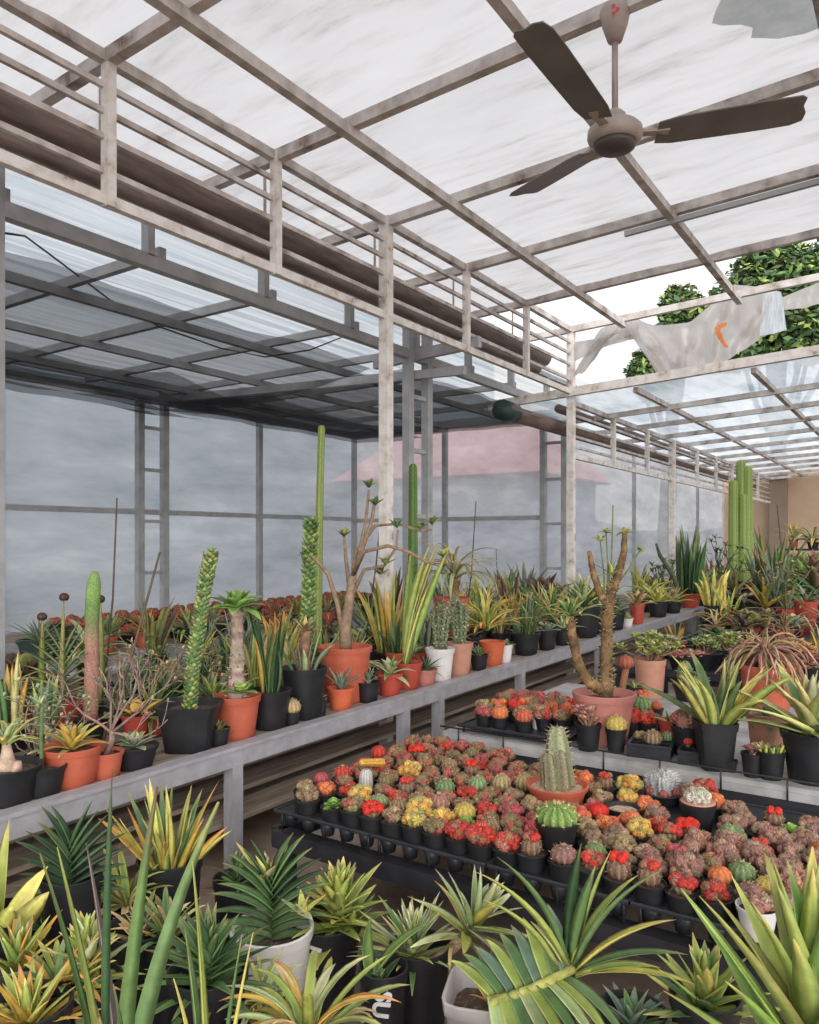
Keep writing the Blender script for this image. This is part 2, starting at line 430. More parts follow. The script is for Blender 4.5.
t = thing('cross_bar', 'short grey channel bar bolted across the twin column', 'bar', (-3.6, 5.52, H+1.58))
g = MB(); g.bar((-.42, -.04, -.05), (.62, -.04, 0), .05, .09); link('channel', g.mesh('channel', M['galv'], False), t)

# ---- shade nets
def net(label, x0, x1, y0, y1, u0, sagf, layers, dark_layers=0):
    vs, fs = [], []
    t = thing('hanging_shade_net', label, 'shade net', ((x0+x1)/2, (y0+y1)/2, H+u0))
    for k in range(layers):
        g = MB()
        def zf(x, y):
            a = (x-x0)/(x1-x0); b = (y-y0)/(y1-y0)
            z = H+u0+.02*(1-a)-sagf(a, b)-.03*k+.006*math.sin(9*x+4*y)+.006*math.sin(6*y)
            xx = x
            if a > .9: xx = x+.07*math.sin(3.1*y)*abs(math.sin(3.4*y))
            return (xx-(x0+x1)/2, y-(y0+y1)/2, z-(H+u0))
        g.add(*sheet_grid(x0, x1, y0, y1, 24, 30, zf)); link('net_layer', g.mesh('net_layer', M['net']), t)
    for k in range(dark_layers):  # extra layers added to imitate the net darkening at a grazing view
        g = MB(); g.add(*sheet_grid(x0, x0+(1.5-.35*k), y0, y1, 14, 40, lambda x, y: tuple(Vector(zf(x, y))-Vector((0, 0, .02+.025*k+.02*math.sin(PI*min(1, (x-x0)/1.3))+.004*math.sin(11*y+k)))))); link('dark_band_net', g.mesh('dark_band_net', M['net']), t)
net('dark shade net with a wavy edge hung under the near half of the corrugated roof', -6.9, -3.94, -1.0, 5.36, 1.47, lambda a, b: .10*math.sin(PI*a)*abs(math.sin(PI*b*3.5))+.14*max(0, b-.75)*4*(1-abs(2*a-1))**.5*.5, 1, 3)
net('darker doubled shade net hung under the far half of the corrugated roof', -6.9, -3.75, 5.54, 8.96, 1.47, lambda a, b: .01+.12*math.sin(PI*a)*math.sin(PI*min(1, b*1.2)), 2, 2)
pts = [atz(x, y, z) for x, y, z in ((4, 233, 3.9), (25, 236, 4.2), (60, 262, 4.6), (110, 300, 5.2), (160, 327, 5.6), (220, 348, 5.9), (265, 357, 6.1), (310, 350, 6.3), (345, 336, 6.4), (392, 345, 6.5))]
g = MB(); g.tube(pts, .006, 6); o = link('hanging_cable', g.mesh('hanging_cable', M['cable'])); tag(o, 'black cable drooping below the corrugated roof and shade net', 'cable')

# ---- torn sheet hanging in the gap at the step
def cloth(name, quads, mat, n=14, wr=.03, seed=1):
    """a sheet given by rows of points (upper row, lower row), with folds"""
    up, lo, mid = quads
    g = MB(); vs = []; fs = []
    rn = random.Random(seed)
    def samp(row, s):
        f = s*(len(row)-1); i = min(int(f), len(row)-2); return row[i].lerp(row[i+1], f-i)
    nx, ny = n*3, n
    for j in range(ny+1):
        for i in range(nx+1):
            s, v = i/nx, j/ny
            p = samp(up, s).lerp(samp(lo, s), v)
            fold = wr*(math.sin(s*26+4*v)+.6*math.sin(s*47-7*v+1)+.5*math.sin(s*15+9*v))*(.25+math.sin(PI*min(1, v*.9)))
            vs.append(p+Vector((.25, -.95, .1))*fold)
    for j in range(ny):
        for i in range(nx):
            a = j*(nx+1)+i; fs.append((a, a+1, a+nx+2, a+nx+1))
    g.add(vs, fs)
    return g.mesh(name, mat)
def pl(pts): return [atz(x, y, z) for x, y, z in pts]
T = thing('torn_plastic_sheet', 'torn greyish plastic sheet draped in the gap between the roofs', 'plastic sheet', atz(650, 320, 8.3))
TI = T.matrix_world
def rel(o): o.location = -T.location; return o
zt = 8.2
rel(link('drape', cloth('drape', (pl([(618, 316, 8.0), (636, 318, 8.05), (655, 326, 8.3), (690, 322, 8.5), (722, 296, 8.6), (735, 284, 8.6), (760, 288, 8.7), (775, 290, 8.7)]),
     pl([(657, 374, 8.1), (664, 375, 8.1), (675, 374, 8.2), (690, 370, 8.3), (706, 366, 8.4), (722, 362, 8.5), (742, 352, 8.6), (760, 338, 8.7)]), None), M['torn'], 20, .06), T))
rel(link('side_strip', cloth('side_strip', (pl([(600, 330, 7.9), (612, 322, 7.95), (624, 320, 8.0), (640, 334, 8.1)]), pl([(573, 376, 7.85), (585, 372, 7.9), (604, 345, 8.0), (632, 338, 8.1)]), None), M['torn'], 8, .035, 3), T))
rel(link('beam_wrap', cloth('beam_wrap', (pl([(574, 342, 7.9), (600, 338, 7.95), (640, 322, 8.1)]), pl([(573, 362, 7.9), (604, 347, 7.95), (638, 338, 8.1)]), None), M['torn'], 6, .01, 5), T))
rel(link('pale_flap', cloth('pale_flap', (pl([(764, 292, 8.65), (774, 290, 8.65), (781, 292, 8.65)]), pl([(759, 336, 8.65), (772, 334, 8.65), (787, 330, 8.65)]), None), M['tornblue'], 6, .012, 7), T))
rel(link('far_strip', cloth('far_strip', (pl([(781, 298, 8.8), (800, 290, 8.9), (830, 278, 9.0)]), pl([(783, 310, 8.8), (805, 308, 8.9), (830, 300, 9.0)]), None), M['torn'], 6, .01, 9), T))
g = MB(); P = pl([(708, 333, 8.22), (713, 329, 8.22), (721, 327, 8.25), (720, 331, 8.25), (714, 334, 8.22), (716, 342, 8.25), (722, 352, 8.3), (718, 352, 8.3), (711, 342, 8.22)])
fr = [p+Vector((.10, -.17, 0)) for p in P]
g.add(fr, [(0, 1, 4, 8), (1, 2, 3, 4), (8, 4, 5), (8, 5, 6, 7)]); rel(link('orange_print', g.mesh('orange_print', M['tornorange'], False), T))
# ---- ceiling fan
FC = Vector((-1.095, 3.19, 0)); hub = H+1.70
zr = rz_main(FC.x)
t = thing('ceiling_fan', 'grey brown three-bladed ceiling fan on a rod under the roof', 'ceiling fan', (FC.x, FC.y, zr-.03))
def fz(z): return z-(zr-.03)
g = MB(); g.lathe([(.012, fz(hub+.38)), (.03, fz(hub+.385)), (.052, fz(hub+.45)), (.063, fz(hub+.50)), (.058, fz(hub+.525)), (.03, fz(hub+.53))], 20); can = link('canopy', g.mesh('canopy', M['fanbody']), t)
g = MB(); dirc = Vector((-FC.x, -FC.y, 0)).normalized(); sd = Vector((-dirc.y, dirc.x, 0))
for a in (0, 2*PI/3, 4*PI/3):
    c = dirc*.0635+sd*(.011*math.cos(a))+Vector((0, 0, fz(hub+.478)+.017*math.sin(a)))
    g.add([c+sd*(.008*math.cos(b))+Vector((0, 0, .008*math.sin(b))) for b in [k*PI/4 for k in range(8)]], [tuple(range(8))])
link('emblem', g.mesh('emblem', M['red'], False), can)
g = MB(); g.tube([(0, 0, fz(hub+.06)), (0, 0, fz(hub+.40))], .013, 12); g.tube([(0, 0, fz(hub+.52)), (0, 0, fz(zr))], .01, 8); link('rod', g.mesh('rod', M['fanbody']), t)
g = MB(); g.lathe([(.02, fz(hub+.10)), (.045, fz(hub+.075)), (.05, fz(hub+.045)), (.095, fz(hub+.03)), (.112, fz(hub+.012)), (.114, fz(hub-.015)), (.105, fz(hub-.035)), (.088, fz(hub-.042))], 28); link('motor', g.mesh('motor', M['fanbody']), t)
g = MB(); g.lathe([(.088, fz(hub-.040)), (.083, fz(hub-.062)), (.06, fz(hub-.074)), (0, fz(hub-.078))], 28); link('bottom_cap', g.mesh('bottom_cap', M['fandark']), t)
for ang in (-7, 113, 233):
    a = math.radians(ang+33.7)
    d = Vector((math.cos(a), math.sin(a), 0)); s = Vector((-d.y, d.x, 0))
    g = MB(); vs = []; prof = [(.17, .058), (.24, .072), (.45, .077), (.62, .080), (.72, .078), (.76, .060)]
    tilt = -.22
    for zoff in (0, .005):
        for r, w in prof:
            off = .018 if r > .74 else 0
            for q in (-1, -.33, .33, 1):
                vs.append(d*(r-(off if q < 0 else -off*.2))+s*(q*w)+Vector((0, 0, fz(hub-.01)+q*w*tilt+zoff+.10*(r-.17))))
    n4 = len(prof)*4; fs = []
    for i in range(len(prof)-1):
        for q in range(3):
            a0 = i*4+q; fs.append((a0, a0+1, a0+5, a0+4)); fs.append((n4+a0+1, n4+a0, n4+a0+4, n4+a0+5))
        fs.append((i*4, i*4+4, n4+i*4+4, n4+i*4)); fs.append((i*4+3, n4+i*4+3, n4+i*4+7, i*4+7))
    for q in range(3):
        fs.append((q, n4+q, n4+q+1, q+1)); e = (len(prof)-1)*4+q; fs.append((e, e+1, n4+e+1, n4+e))
    g.add(vs, fs); bl = link('blade', g.mesh('blade', M['fanblade'], False), t)
    g = MB(); g.bar(d*.09+Vector((0, 0, fz(hub-.004))), d*.22+Vector((0, 0, fz(hub-.004))), .04, .012); link('blade_arm', g.mesh('blade_arm', M['fanbody'], False), bl)

# ================================================================ outside
g = MB(); g.box((0, 10, -.35), (160, 160, .1)); o = struct('ground_outside', g, M['earth'])
def ridge(name, pts, base=-.3, depth=8):
    g = MB(); vs = []; fs = []
    n = len(pts)
    for (x, y, h) in pts: vs += [(x, y, base), (x, y, h)]
    for i in range(n-1): fs.append((2*i, 2*i+2, 2*i+3, 2*i+1))
    cx = sum(p[0] for p in pts)/n; cy = sum(p[1] for p in pts)/n
    d = Vector((cx, cy-5, 0)).normalized()*depth
    o = len(vs)
    for (x, y, h) in pts: vs += [(x+d.x, y+d.y, base), (x+d.x, y+d.y, h*1.3)]
    for i in range(n-1): fs.append((2*i+1, 2*i+3, o+2*i+3, o+2*i+1))
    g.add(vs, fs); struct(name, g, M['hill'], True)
rn = random.Random(5)
ridge('hill_left', [(-17-1.2*math.sin(k), -16+3*k, 10.6+1.2*math.sin(k*1.3)+rn.uniform(-.4, .4)) for k in range(17)])
ridge('hill_back', [(-19+2*k, 36+2*math.sin(k*.8), 1.7+.3*math.sin(k*.9)+rn.uniform(-.1, .1)) for k in range(8)])
# house with a pink hipped roof, seen hazily through the back wall
t = thing('neighbour_house', 'pale house with a pink hipped roof behind the back film wall', 'house', (-11.3, 20.5, -.3))
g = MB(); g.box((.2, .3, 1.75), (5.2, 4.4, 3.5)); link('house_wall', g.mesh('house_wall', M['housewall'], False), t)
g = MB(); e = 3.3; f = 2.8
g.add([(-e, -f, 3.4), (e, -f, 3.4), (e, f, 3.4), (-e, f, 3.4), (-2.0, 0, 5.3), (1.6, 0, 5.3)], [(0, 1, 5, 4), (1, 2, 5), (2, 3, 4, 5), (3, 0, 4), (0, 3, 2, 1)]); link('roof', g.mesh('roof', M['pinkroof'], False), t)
# trees beyond the lower roof
def tree(label, blobs, trunk, seed, n):
    rn = random.Random(seed)
    base = Vector((trunk[0], trunk[1], -.3))
    t = thing('broadleaf_tree', label, 'tree', base)
    g = MB()
    tot = sum(b[1]**2 for b in blobs)
    for c, r in blobs:
        k = int(n*r*r/tot)
        for _ in range(k):
            d = Vector((rn.gauss(0, 1), rn.gauss(0, 1), rn.gauss(0, 1))).normalized()
            rr = r*(rn.uniform(.55, 1.08))
            p = c+Vector((d.x*rr, d.y*rr, d.z*rr*.85))-base
            s = rn.uniform(.09, .19)
            a = Vector((rn.gauss(0, 1), rn.gauss(0, 1), rn.gauss(0, .6))).normalized()
            b = a.cross(d+Vector((rn.uniform(-.6, .6), rn.uniform(-.6, .6), .7))).normalized()
            col = jit((84, 110, 70), .3, rn) if rn.random() < .8 else jit((150, 168, 92), .18, rn)
            g.add([p-a*s, p+b*s*.55, p+a*s, p-b*s*.55], [(0, 1, 2, 3)], col)
    link('crown', g.mesh('crown', M['tree'], False), t)
    g = MB(); top = blobs[0][0]-base
    g.tube([(0, 0, 0), (top.x*.4, top.y*.4, top.z*.5), tuple(top)], [.35, .26, .1], 9, (110, 96, 84))
    for c, r in blobs[1:]:
        q = c-base; g.tube([(top.x*.4, top.y*.4, top.z*.5), tuple((q+top*.4)*.5), tuple(q)], [.16, .1, .04], 6, (110, 96, 84))
    link('trunk', g.mesh('trunk', M['bark']), t)
Bp = lambda x, y, z, r: (atz(x, y, z), r)
tr = [Bp(775, 300, 26, 1.9), Bp(735, 335, 26, 1.4), Bp(815, 275, 26.5, 1.2), Bp(760, 268, 26, .75), Bp(815, 330, 25, 1.3), Bp(850, 300, 27, 1.8), Bp(745, 300, 26, 1.0), Bp(790, 262, 26.5, .7)]
tree('large dark green tree beyond the gap in the roof', tr, tuple(atz(780, 540, 26.5)[:2]), 3, 16000)
tr = [Bp(680, 303, 28, .72), Bp(692, 312, 28, .6), Bp(672, 318, 28, .5), Bp(648, 360, 28, .55), Bp(638, 372, 28, .45), Bp(655, 385, 28, .7)]
tree('smaller green tree standing left of the large tree beyond the roof', tr, tuple(atz(664, 540, 28)[:2]), 4, 3600)
# ================================================================ plant parts
def leaf(mb, p, az, el, L, w, bend=0, th=None, ch=.25, ce=(120,140,70), cm=(90,120,60), ct=None, n=6, prof='sword', side_bend=0, roll=0):
    th = th if th is not None else max(.0012, w*.12)
    pos = Vector(p); vs = []; cc = []; fs = []
    st = L/n
    for i in range(n+1):
        t = i/n
        e = el-bend*t**1.15; a = az+side_bend*t
        d = Vector((math.cos(e)*math.cos(a), math.cos(e)*math.sin(a), math.sin(e)))
        s = Vector((-math.sin(a), math.cos(a), 0)); nn = d.cross(s)
        if roll: s, nn = s*math.cos(roll)+nn*math.sin(roll), nn*math.cos(roll)-s*math.sin(roll)
        if prof == 'sword': k = min(1, .62+1.1*t)*(1-t**3.2)
        elif prof == 'lance': k = (1-t)**.85*(.82+.5*t)
        elif prof == 'strap': k = min(1, .7+t)*(1-t**6)
        elif prof == 'spike': k = 1-.86*t**1.6
        elif prof == 'spoon': k = math.sin(PI*min(.97, .12+.86*t**1.25))
        else: k = 1-t
        k = max(k, .03)*w
        c_e, c_m = ce, cm
        if ct and t > .72:
            q = (t-.72)/.28; c_e, c_m = mix(ce, ct, q), mix(cm, ct, q)
        hw = ch*k
        tt = th*max(.15, k/w)
        for u, v, c in ((-1, hw, c_e), (-.62, hw*.45+tt*.5, mix(c_e, c_m, .55)), (0, tt*.4, c_m), (.62, hw*.45+tt*.5, mix(c_e, c_m, .55)), (1, hw, c_e), (0, -tt, mix(c_m, c_e, .25))):
            vs.append(pos+s*(u*k)+nn*v); cc.append(c)
        pos = pos+d*st
    for i in range(n):
        for k in range(6):
            k2 = (k+1) % 6
            fs.append((i*6+k, i*6+k2, (i+1)*6+k2, (i+1)*6+k))
    fs.append(tuple(range(6))[::-1]); fs.append(tuple(n*6+k for k in range(6)))
    mb.add(vs, fs, cc)

GA = PI*(3-5**.5)
# palettes: (edge, middle, tip)
PAL = {
 'green':   ((110,142,84), (84,120,66), (150,150,84)),
 'deep':    ((70,104,62), (52,86,54), (96,104,64)),
 'blue':    ((120,146,120), (96,126,104), (150,150,110)),
 'grey':    ((146,160,132), (118,138,112), (170,160,120)),
 'yellow':  ((220,206,96), (196,190,84), (226,196,110)),
 'lime':    ((178,188,86), (140,164,72), (206,196,100)),
 'varie':   ((218,208,120), (112,140,76), (222,206,130)),
 'pale':    ((206,208,152), (146,168,110), (216,206,160)),
 'goldorange': ((226,176,70), (204,170,66), (214,130,70)),
 'olive':   ((150,150,78), (112,122,62), (166,140,84)),
 'straw':   ((216,190,136), (190,166,104), (206,170,120)),
 'brown':   ((104,80,62), (80,62,50), (120,90,70)),
 'redgreen': ((170,110,84), (112,120,78), (180,90,70)),
 'bright':  ((130,176,74), (104,156,62), (170,186,90)),
 'pink':    ((206,132,120), (176,110,100), (220,150,136)),
 'tipbrown': ((116,146,78), (88,124,64), (120,84,60)),
 'mauve':   ((160,140,140), (130,118,116), (170,150,140)),
}
def pal(name, s, rn):
    out = []
    for c in PAL[name]:
        g_ = (c[0]*.35+c[1]*.5+c[2]*.15)
        out.append(jit(mix(c, (g_, g_, g_*.97), .17), s, rn))
    return tuple(out)
def rosette(n, L, w, pals, seed, el0=1.35, el1=.25, bend=.5, prof='lance', ch=.3, stem=0, base=(0,0,0), n_seg=6, s=.16, mb=None, tilt=None, th=None):
    rn = random.Random(seed); mb = mb or MB()
    sub = MB()
    for i in range(n):
        t = i/max(1, n-1)
        p = pals[0] if (len(pals) == 1 or rn.random() < .62) else rn.choice(pals[1:])
        ce, cm, ct = pal(p, s, rn)
        el = el0+(el1-el0)*t+rn.uniform(-.1, .1)
        leaf(sub, (0, 0, stem*(1-t)), i*GA+rn.uniform(-.15, .15), el, L*(.62+.42*t)*rn.uniform(.86, 1.1) if t < .5 else L*rn.uniform(.86, 1.1), w*rn.uniform(.85, 1.1), bend*(.4+.9*t)*rn.uniform(.6, 1.4), th, ch, ce, cm, ct, n_seg, prof, rn.uniform(-.25, .25))
    b = Vector(base)
    rot = Matrix.Rotation(tilt[0], 3, Vector(tilt[1])) if tilt else None
    for v in range(len(sub.v)):
        q = Vector(sub.v[v]); q = rot @ q if rot else q
        sub.v[v] = tuple(q+b)
    mb.add(sub.v, sub.f, sub.c)
    return mb
def fan(pairs, L, w, pals, seed, az, spread=1.25, rise=.02, base=(0,0,0), lean=0, bend=.4, mb=None, s=.14, ch=.55, n_seg=6, prof='sword'):
    """leaves in two opposite ranks, stacked up one stem"""
    rn = random.Random(seed); mb = mb or MB()
    ax = Vector((math.cos(az)*math.sin(lean), math.sin(az)*math.sin(lean), math.cos(lean)))
    for i in range(pairs*2):
        k = i//2; sgn = 1 if i % 2 else -1
        t = k/max(1, pairs-1)
        p = pals[0] if rn.random() < .66 else rn.choice(pals)
        ce, cm, ct = pal(p, s, rn)
        e = (.25+(1.2-.25)*t*spread/1.25)
        a = az if sgn > 0 else az+PI
        pos = Vector(base)+ax*(rise*i)
        el = e+(-lean if sgn > 0 else lean)
        leaf(mb, pos, a+rn.uniform(-.12, .12), el, L*(.8+.25*math.sin(PI*t))*rn.uniform(.9, 1.08), w*rn.uniform(.9, 1.08), bend*(1.2-t), None, ch, ce, cm, ct, n_seg, prof)
    return mb
def spears(n, L, w, pals, seed, r=.03, lean=.18, bend=.15, prof='sword', ch=.5, base=(0,0,0), mb=None, s=.16, vary=.4, th=None, n_seg=7):
    rn = random.Random(seed); mb = mb or MB()
    for i in range(n):
        a = i*GA+rn.uniform(-.3, .3); q = r*math.sqrt((i+.5)/n)
        ce, cm, ct = pal(rn.choice(pals), s, rn)
        l = L*(1-rn.uniform(0, vary))
        leaf(mb, (base[0]+q*math.cos(a), base[1]+q*math.sin(a), base[2]), a, PI/2-lean*rn.uniform(.2, 1.6), l, w*rn.uniform(.8, 1.15), bend*rn.uniform(-.2, 1.6), th, ch, ce, cm, ct, n_seg, prof, rn.uniform(-.3, .3), rn.uniform(-1.2, 1.2))
    return mb
def arching(n, L, w, pals, seed, base=(0,0,0), el=(.5, 1.4), bend=(1.2, 2.4), mb=None, prof='strap', s=.16, ch=.4, n_seg=9):
    rn = random.Random(seed); mb = mb or MB()
    for i in range(n):
        ce, cm, ct = pal(rn.choice(pals), s, rn)
        leaf(mb, (base[0]+rn.uniform(-.006, .006), base[1]+rn.uniform(-.006, .006), base[2]), i*GA+rn.uniform(-.3, .3), rn.uniform(*el), L*rn.uniform(.7, 1.1), w*rn.uniform(.8, 1.1), rn.uniform(*bend), None, ch, ce, cm, ct, n_seg, prof, rn.uniform(-.4, .4))
    return mb
def spike_at(mb, p, d, l, r, col):
    d = Vector(d); a = d.cross(Vector((.3, .8, .5)));
    if a.length < 1e-5: a = d.cross(Vector((1, 0, 0)))
    a.normalize(); b = d.cross(a).normalized(); p = Vector(p)
    mb.add([p+a*r, p-a*r*.5+b*r*.87, p-a*r*.5-b*r*.87, p+d*l], [(0, 1, 3), (1, 2, 3), (2, 0, 3)], col)
def ball(mb, c, r, ribs, ccr, cgr, axis=(0, 0, 1), flat=.88, rings=7, sp=None, spn=3, spl=.22, rn=None, top=None):
    rn = rn or R
    q = Vector((0, 0, 1)).rotation_difference(Vector(axis)); c = Vector(c)
    n = ribs*2; vs = []; cc = []; fs = []; tips = []
    for j in range(rings):
        ph = -1.05+(1.05+1.45)*j/(rings-1)
        for k in range(n):
            th = 2*PI*k/n
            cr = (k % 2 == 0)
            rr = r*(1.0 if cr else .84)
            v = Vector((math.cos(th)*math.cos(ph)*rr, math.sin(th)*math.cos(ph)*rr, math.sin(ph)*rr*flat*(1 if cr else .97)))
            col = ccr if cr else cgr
            if top and j >= rings-2: col = mix(col, top, .8)
            vs.append(c+q @ v); cc.append(col)
            if sp and cr and j > 1 and (j+k//2) % 2 == 0: tips.append((c+q @ v, q @ v.normalized()))
    for j in range(rings-1):
        for k in range(n):
            k2 = (k+1) % n; fs.append((j*n+k, j*n+k2, (j+1)*n+k2, (j+1)*n+k))
    fs.append(tuple((rings-1)*n+k for k in range(n)))
    mb.add(vs, fs, cc)
    for p, d in tips:
        for _ in range(spn):
            dd = (d+Vector((rn.uniform(-.7, .7), rn.uniform(-.7, .7), rn.uniform(-.5, .7)))).normalized()
            spike_at(mb, p-d*r*.02, dd, r*spl*rn.uniform(.7, 1.3), r*.022, sp)
def cluster(r, cols, seed, pups=9, ribs=8, sp=(222,190,150), size=.5, flatten=.8):
    """one larger ribbed ball crowded with smaller offsets; cols = list of (crest, groove)"""
    rn = random.Random(seed); mb = MB()
    a, b = rn.choice(cols)
    ball(mb, (0, 0, r*.45), r*.72, ribs, jit(a, .12, rn), jit(b, .12, rn), sp=sp, spn=3, rn=rn)
    for i in range(pups):
        a, b = rn.choice(cols)
        th = i*GA+rn.uniform(-.3, .3); ph = rn.uniform(-.1, 1.25)
        d = Vector((math.cos(th)*math.cos(ph), math.sin(th)*math.cos(ph), math.sin(ph)))
        k = r*size*rn.uniform(.65, 1.1)
        ball(mb, Vector((0, 0, r*.42))+Vector((d.x, d.y, d.z*flatten))*r*.72, k, rn.choice((6, 7, 8)), jit(a, .16, rn), jit(b, .16, rn), d, .9, 5, sp, 1, .28, rn)
    return mb
def column(mb, base, h, r, ribs, ccr, cgr, lean=(0, 0), taper=.9, sp=None, rn=None, seg=None, spl=.35, wob=0):
    rn = rn or R; base = Vector(base)
    seg = seg or max(6, int(h/.07)); n = ribs*2; vs = []; cc = []; fs = []
    for j in range(seg+4):
        if j <= seg: t = j/seg; rr = r*(1-(1-taper)*t); z = h*t; 
        else:
            a = (j-seg)/4*PI/2; rr = r*taper*math.cos(a*.98); z = h+r*taper*math.sin(a); t = 1
        rr *= 1+wob*rn.uniform(-1, 1)
        for k in range(n):
            th = 2*PI*k/n; q = rr*(1 if k % 2 == 0 else .78)
            vs.append(base+Vector((math.cos(th)*q+lean[0]*t*t, math.sin(th)*q+lean[1]*t*t, z)))
            cc.append(ccr if k % 2 == 0 else cgr)
            if sp and k % 2 == 0 and j % 1 == 0:
                d = Vector((math.cos(th), math.sin(th), .25)).normalized()
                for _ in range(2): spike_at(mb, vs[-1], (d+Vector((rn.uniform(-.5, .5), rn.uniform(-.5, .5), rn.uniform(-.5, .5)))).normalized(), r*spl, r*.03, sp)
    m = seg+4
    for j in range(m-1):
        for k in range(n):
            k2 = (k+1) % n; fs.append((j*n+k, j*n+k2, (j+1)*n+k2, (j+1)*n+k))
    fs.append(tuple((m-1)*n+k for k in range(n)))
    mb.add(vs, fs, cc)
def knobbly(mb, pts, r, col, colt, seed, knob=.34, rows=26):
    """a stem covered in spiral knobs"""
    rn = random.Random(seed); pts = [Vector(p) for p in pts]
    mb.tube(pts, [r*.8]*(len(pts)-1)+[r*.5], 9, col)
    L = len(pts)-1
    tot = rows*6
    for i in range(tot):
        t = i/tot; f = t*L; k = min(int(f), L-1); p = pts[k].lerp(pts[k+1], f-k)
        a = i*GA; d = Vector((math.cos(a), math.sin(a), .35)).normalized()
        c = p+d*r*.78; s = r*knob*rn.uniform(.85, 1.2)
        mb.add([c+Vector((s, 0, 0)), c+Vector((0, s, 0)), c-Vector((s, 0, 0)), c-Vector((0, s, 0)), c+d*s*1.2+Vector((0, 0, s*.6)), c-Vector((0, 0, s))],
               [(0, 1, 4), (1, 2, 4), (2, 3, 4), (3, 0, 4), (1, 0, 5), (2, 1, 5), (3, 2, 5), (0, 3, 5)], jit(colt if rn.random() < .6 else col, .18, rn))
def trunkm(mb, pts, radii, col, col2, seed, n=11, knobs=0, spines=None):
    rn = random.Random(seed); pts = [Vector(p) for p in pts]
    P, Rr, cols = [], [], []
    m = 5
    for i in range(len(pts)-1):
        for j in range(m):
            t = j/m; P.append(pts[i].lerp(pts[i+1], t)); Rr.append((radii[i]*(1-t)+radii[i+1]*t)*rn.uniform(.9, 1.1)); cols.append(jit(mix(col, col2, rn.random()), .12, rn))
    P.append(pts[-1]); Rr.append(radii[-1]); cols.append(col)
    mb.tube(P, Rr, n, cols, bump=.12, rn=rn)
    for i in range(knobs):
        f = rn.uniform(0, len(P)-1.001); k = int(f); p = P[k].lerp(P[k+1], f-k); r = Rr[k]
        ax = (P[k+1]-P[k]).normalized(); a = ax.cross(Vector((math.cos(i*GA), math.sin(i*GA), .1))).normalized()
        c = p+a*r*.9; s = r*.26
        mb.add([c+ax*s, c+ax.cross(a)*s, c-ax*s, c-ax.cross(a)*s, c+a*s*1.3], [(0, 1, 4), (1, 2, 4), (2, 3, 4), (3, 0, 4)], jit(col2, .2, rn))
        if spines and i % 2 == 0: spike_at(mb, c, (a+ax*.4).normalized(), r*.8, r*.06, spines)
def branchy(mb, p, d, L, r, depth, rn, col, spread=.6, kids=(2, 3), tips=None, up=.15):
    p = Vector(p); d = Vector(d).normalized(); pts = [p]; q = p
    for i in range(4):
        d = (d+Vector((rn.gauss(0, .16), rn.gauss(0, .16), rn.gauss(0, .12)+up*.3))).normalized(); q = q+d*L/4; pts.append(q)
    mb.tube(pts, [r, r*.9, r*.8, r*.7, r*.6], 6 if r > .004 else 4, jit(col, .15, rn))
    if depth <= 0:
        if tips is not None: tips.append((q, d))
        return
    for _ in range(rn.randint(*kids)):
        dd = (d+Vector((rn.gauss(0, spread), rn.gauss(0, spread), rn.gauss(0, spread*.7)+up))).normalized()
        k = rn.randint(2, 4)
        branchy(mb, pts[k], dd, L*rn.uniform(.6, .85), r*.6, depth-1, rn, col, spread, kids, tips, up)

# ---------------------------------------------------------------- pots
POTS = {}
def r4(x): return round(x*250)/250
def pot_mesh(style, rt, h, mat, taper=.76):
    key = (style, r4(rt), r4(h), mat, taper)
    if key in POTS: return POTS[key]
    rt_, h_ = max(.008, r4(rt)), max(.008, r4(h)); rb = rt_*taper; t = max(.0016, rt_*.035); lip = min(h_*.16, .03)
    g = MB(); sq = 6 if style == 'square' else 0
    n = 24 if not sq else 28
    k = 1.0 if not sq else 1.0
    rm = rb+(rt_-rb)*(1-lip/h_)
    prof = [(0, 0), (rb*.96, 0), (rb, h_*.02), (rb+(rm-rb)*.5, (h_-lip)*.5), (rm, h_-lip)]
    prof += [(rm+t*1.6, h_-lip), (rt_+t*1.6, h_-t*.6), (rt_+t*.9, h_), (rt_-t*.2, h_), (rt_-t*1.1, h_-t), (rt_*.9-t, h_*.82), (rt_*.86-t, h_*.80), (0, h_*.79)]
    g.lathe(prof, n, sq=sq)
    me = g.mesh('pot', M[mat]); me.set_sharp_from_angle(angle=math.radians(38)) if hasattr(me, 'set_sharp_from_angle') else None
    s = MB(); rn = random.Random(3)
    m = 14; rs = rt_*.9
    vs = [(0, 0, h_*.87)]; fs = []
    for j, q in enumerate((.4, .75, 1)):
        for i in range(m):
            a = 2*PI*i/m; x, y = math.cos(a), math.sin(a)
            if sq: qq = (abs(x)**6+abs(y)**6)**(1/6); x, y = x/qq, y/qq
            vs.append((x*rs*q, y*rs*q, h_*(.87-.02*j)+rn.uniform(-.02, .02)*rt_))
    for i in range(m):
        i2 = (i+1) % m
        fs.append((0, 1+i, 1+i2))
        for j in range(2): fs.append((1+j*m+i, 1+(j+1)*m+i, 1+(j+1)*m+i2, 1+j*m+i2))
    s.add(vs, fs)
    POTS[key] = (me, s, h_)
    return POTS[key]
SOILS = {}
def add_pot(root, style, rt, h, mat, soil='soil', taper=.76):
    me, s, h_ = pot_mesh(style, rt, h, mat, taper)
    po = link('pot', me, root)
    k = (style, r4(rt), r4(h), soil, taper)
    if k not in SOILS: SOILS[k] = s.mesh('soil', M[soil])
    link('soil', SOILS[k], po)
    return po, h_
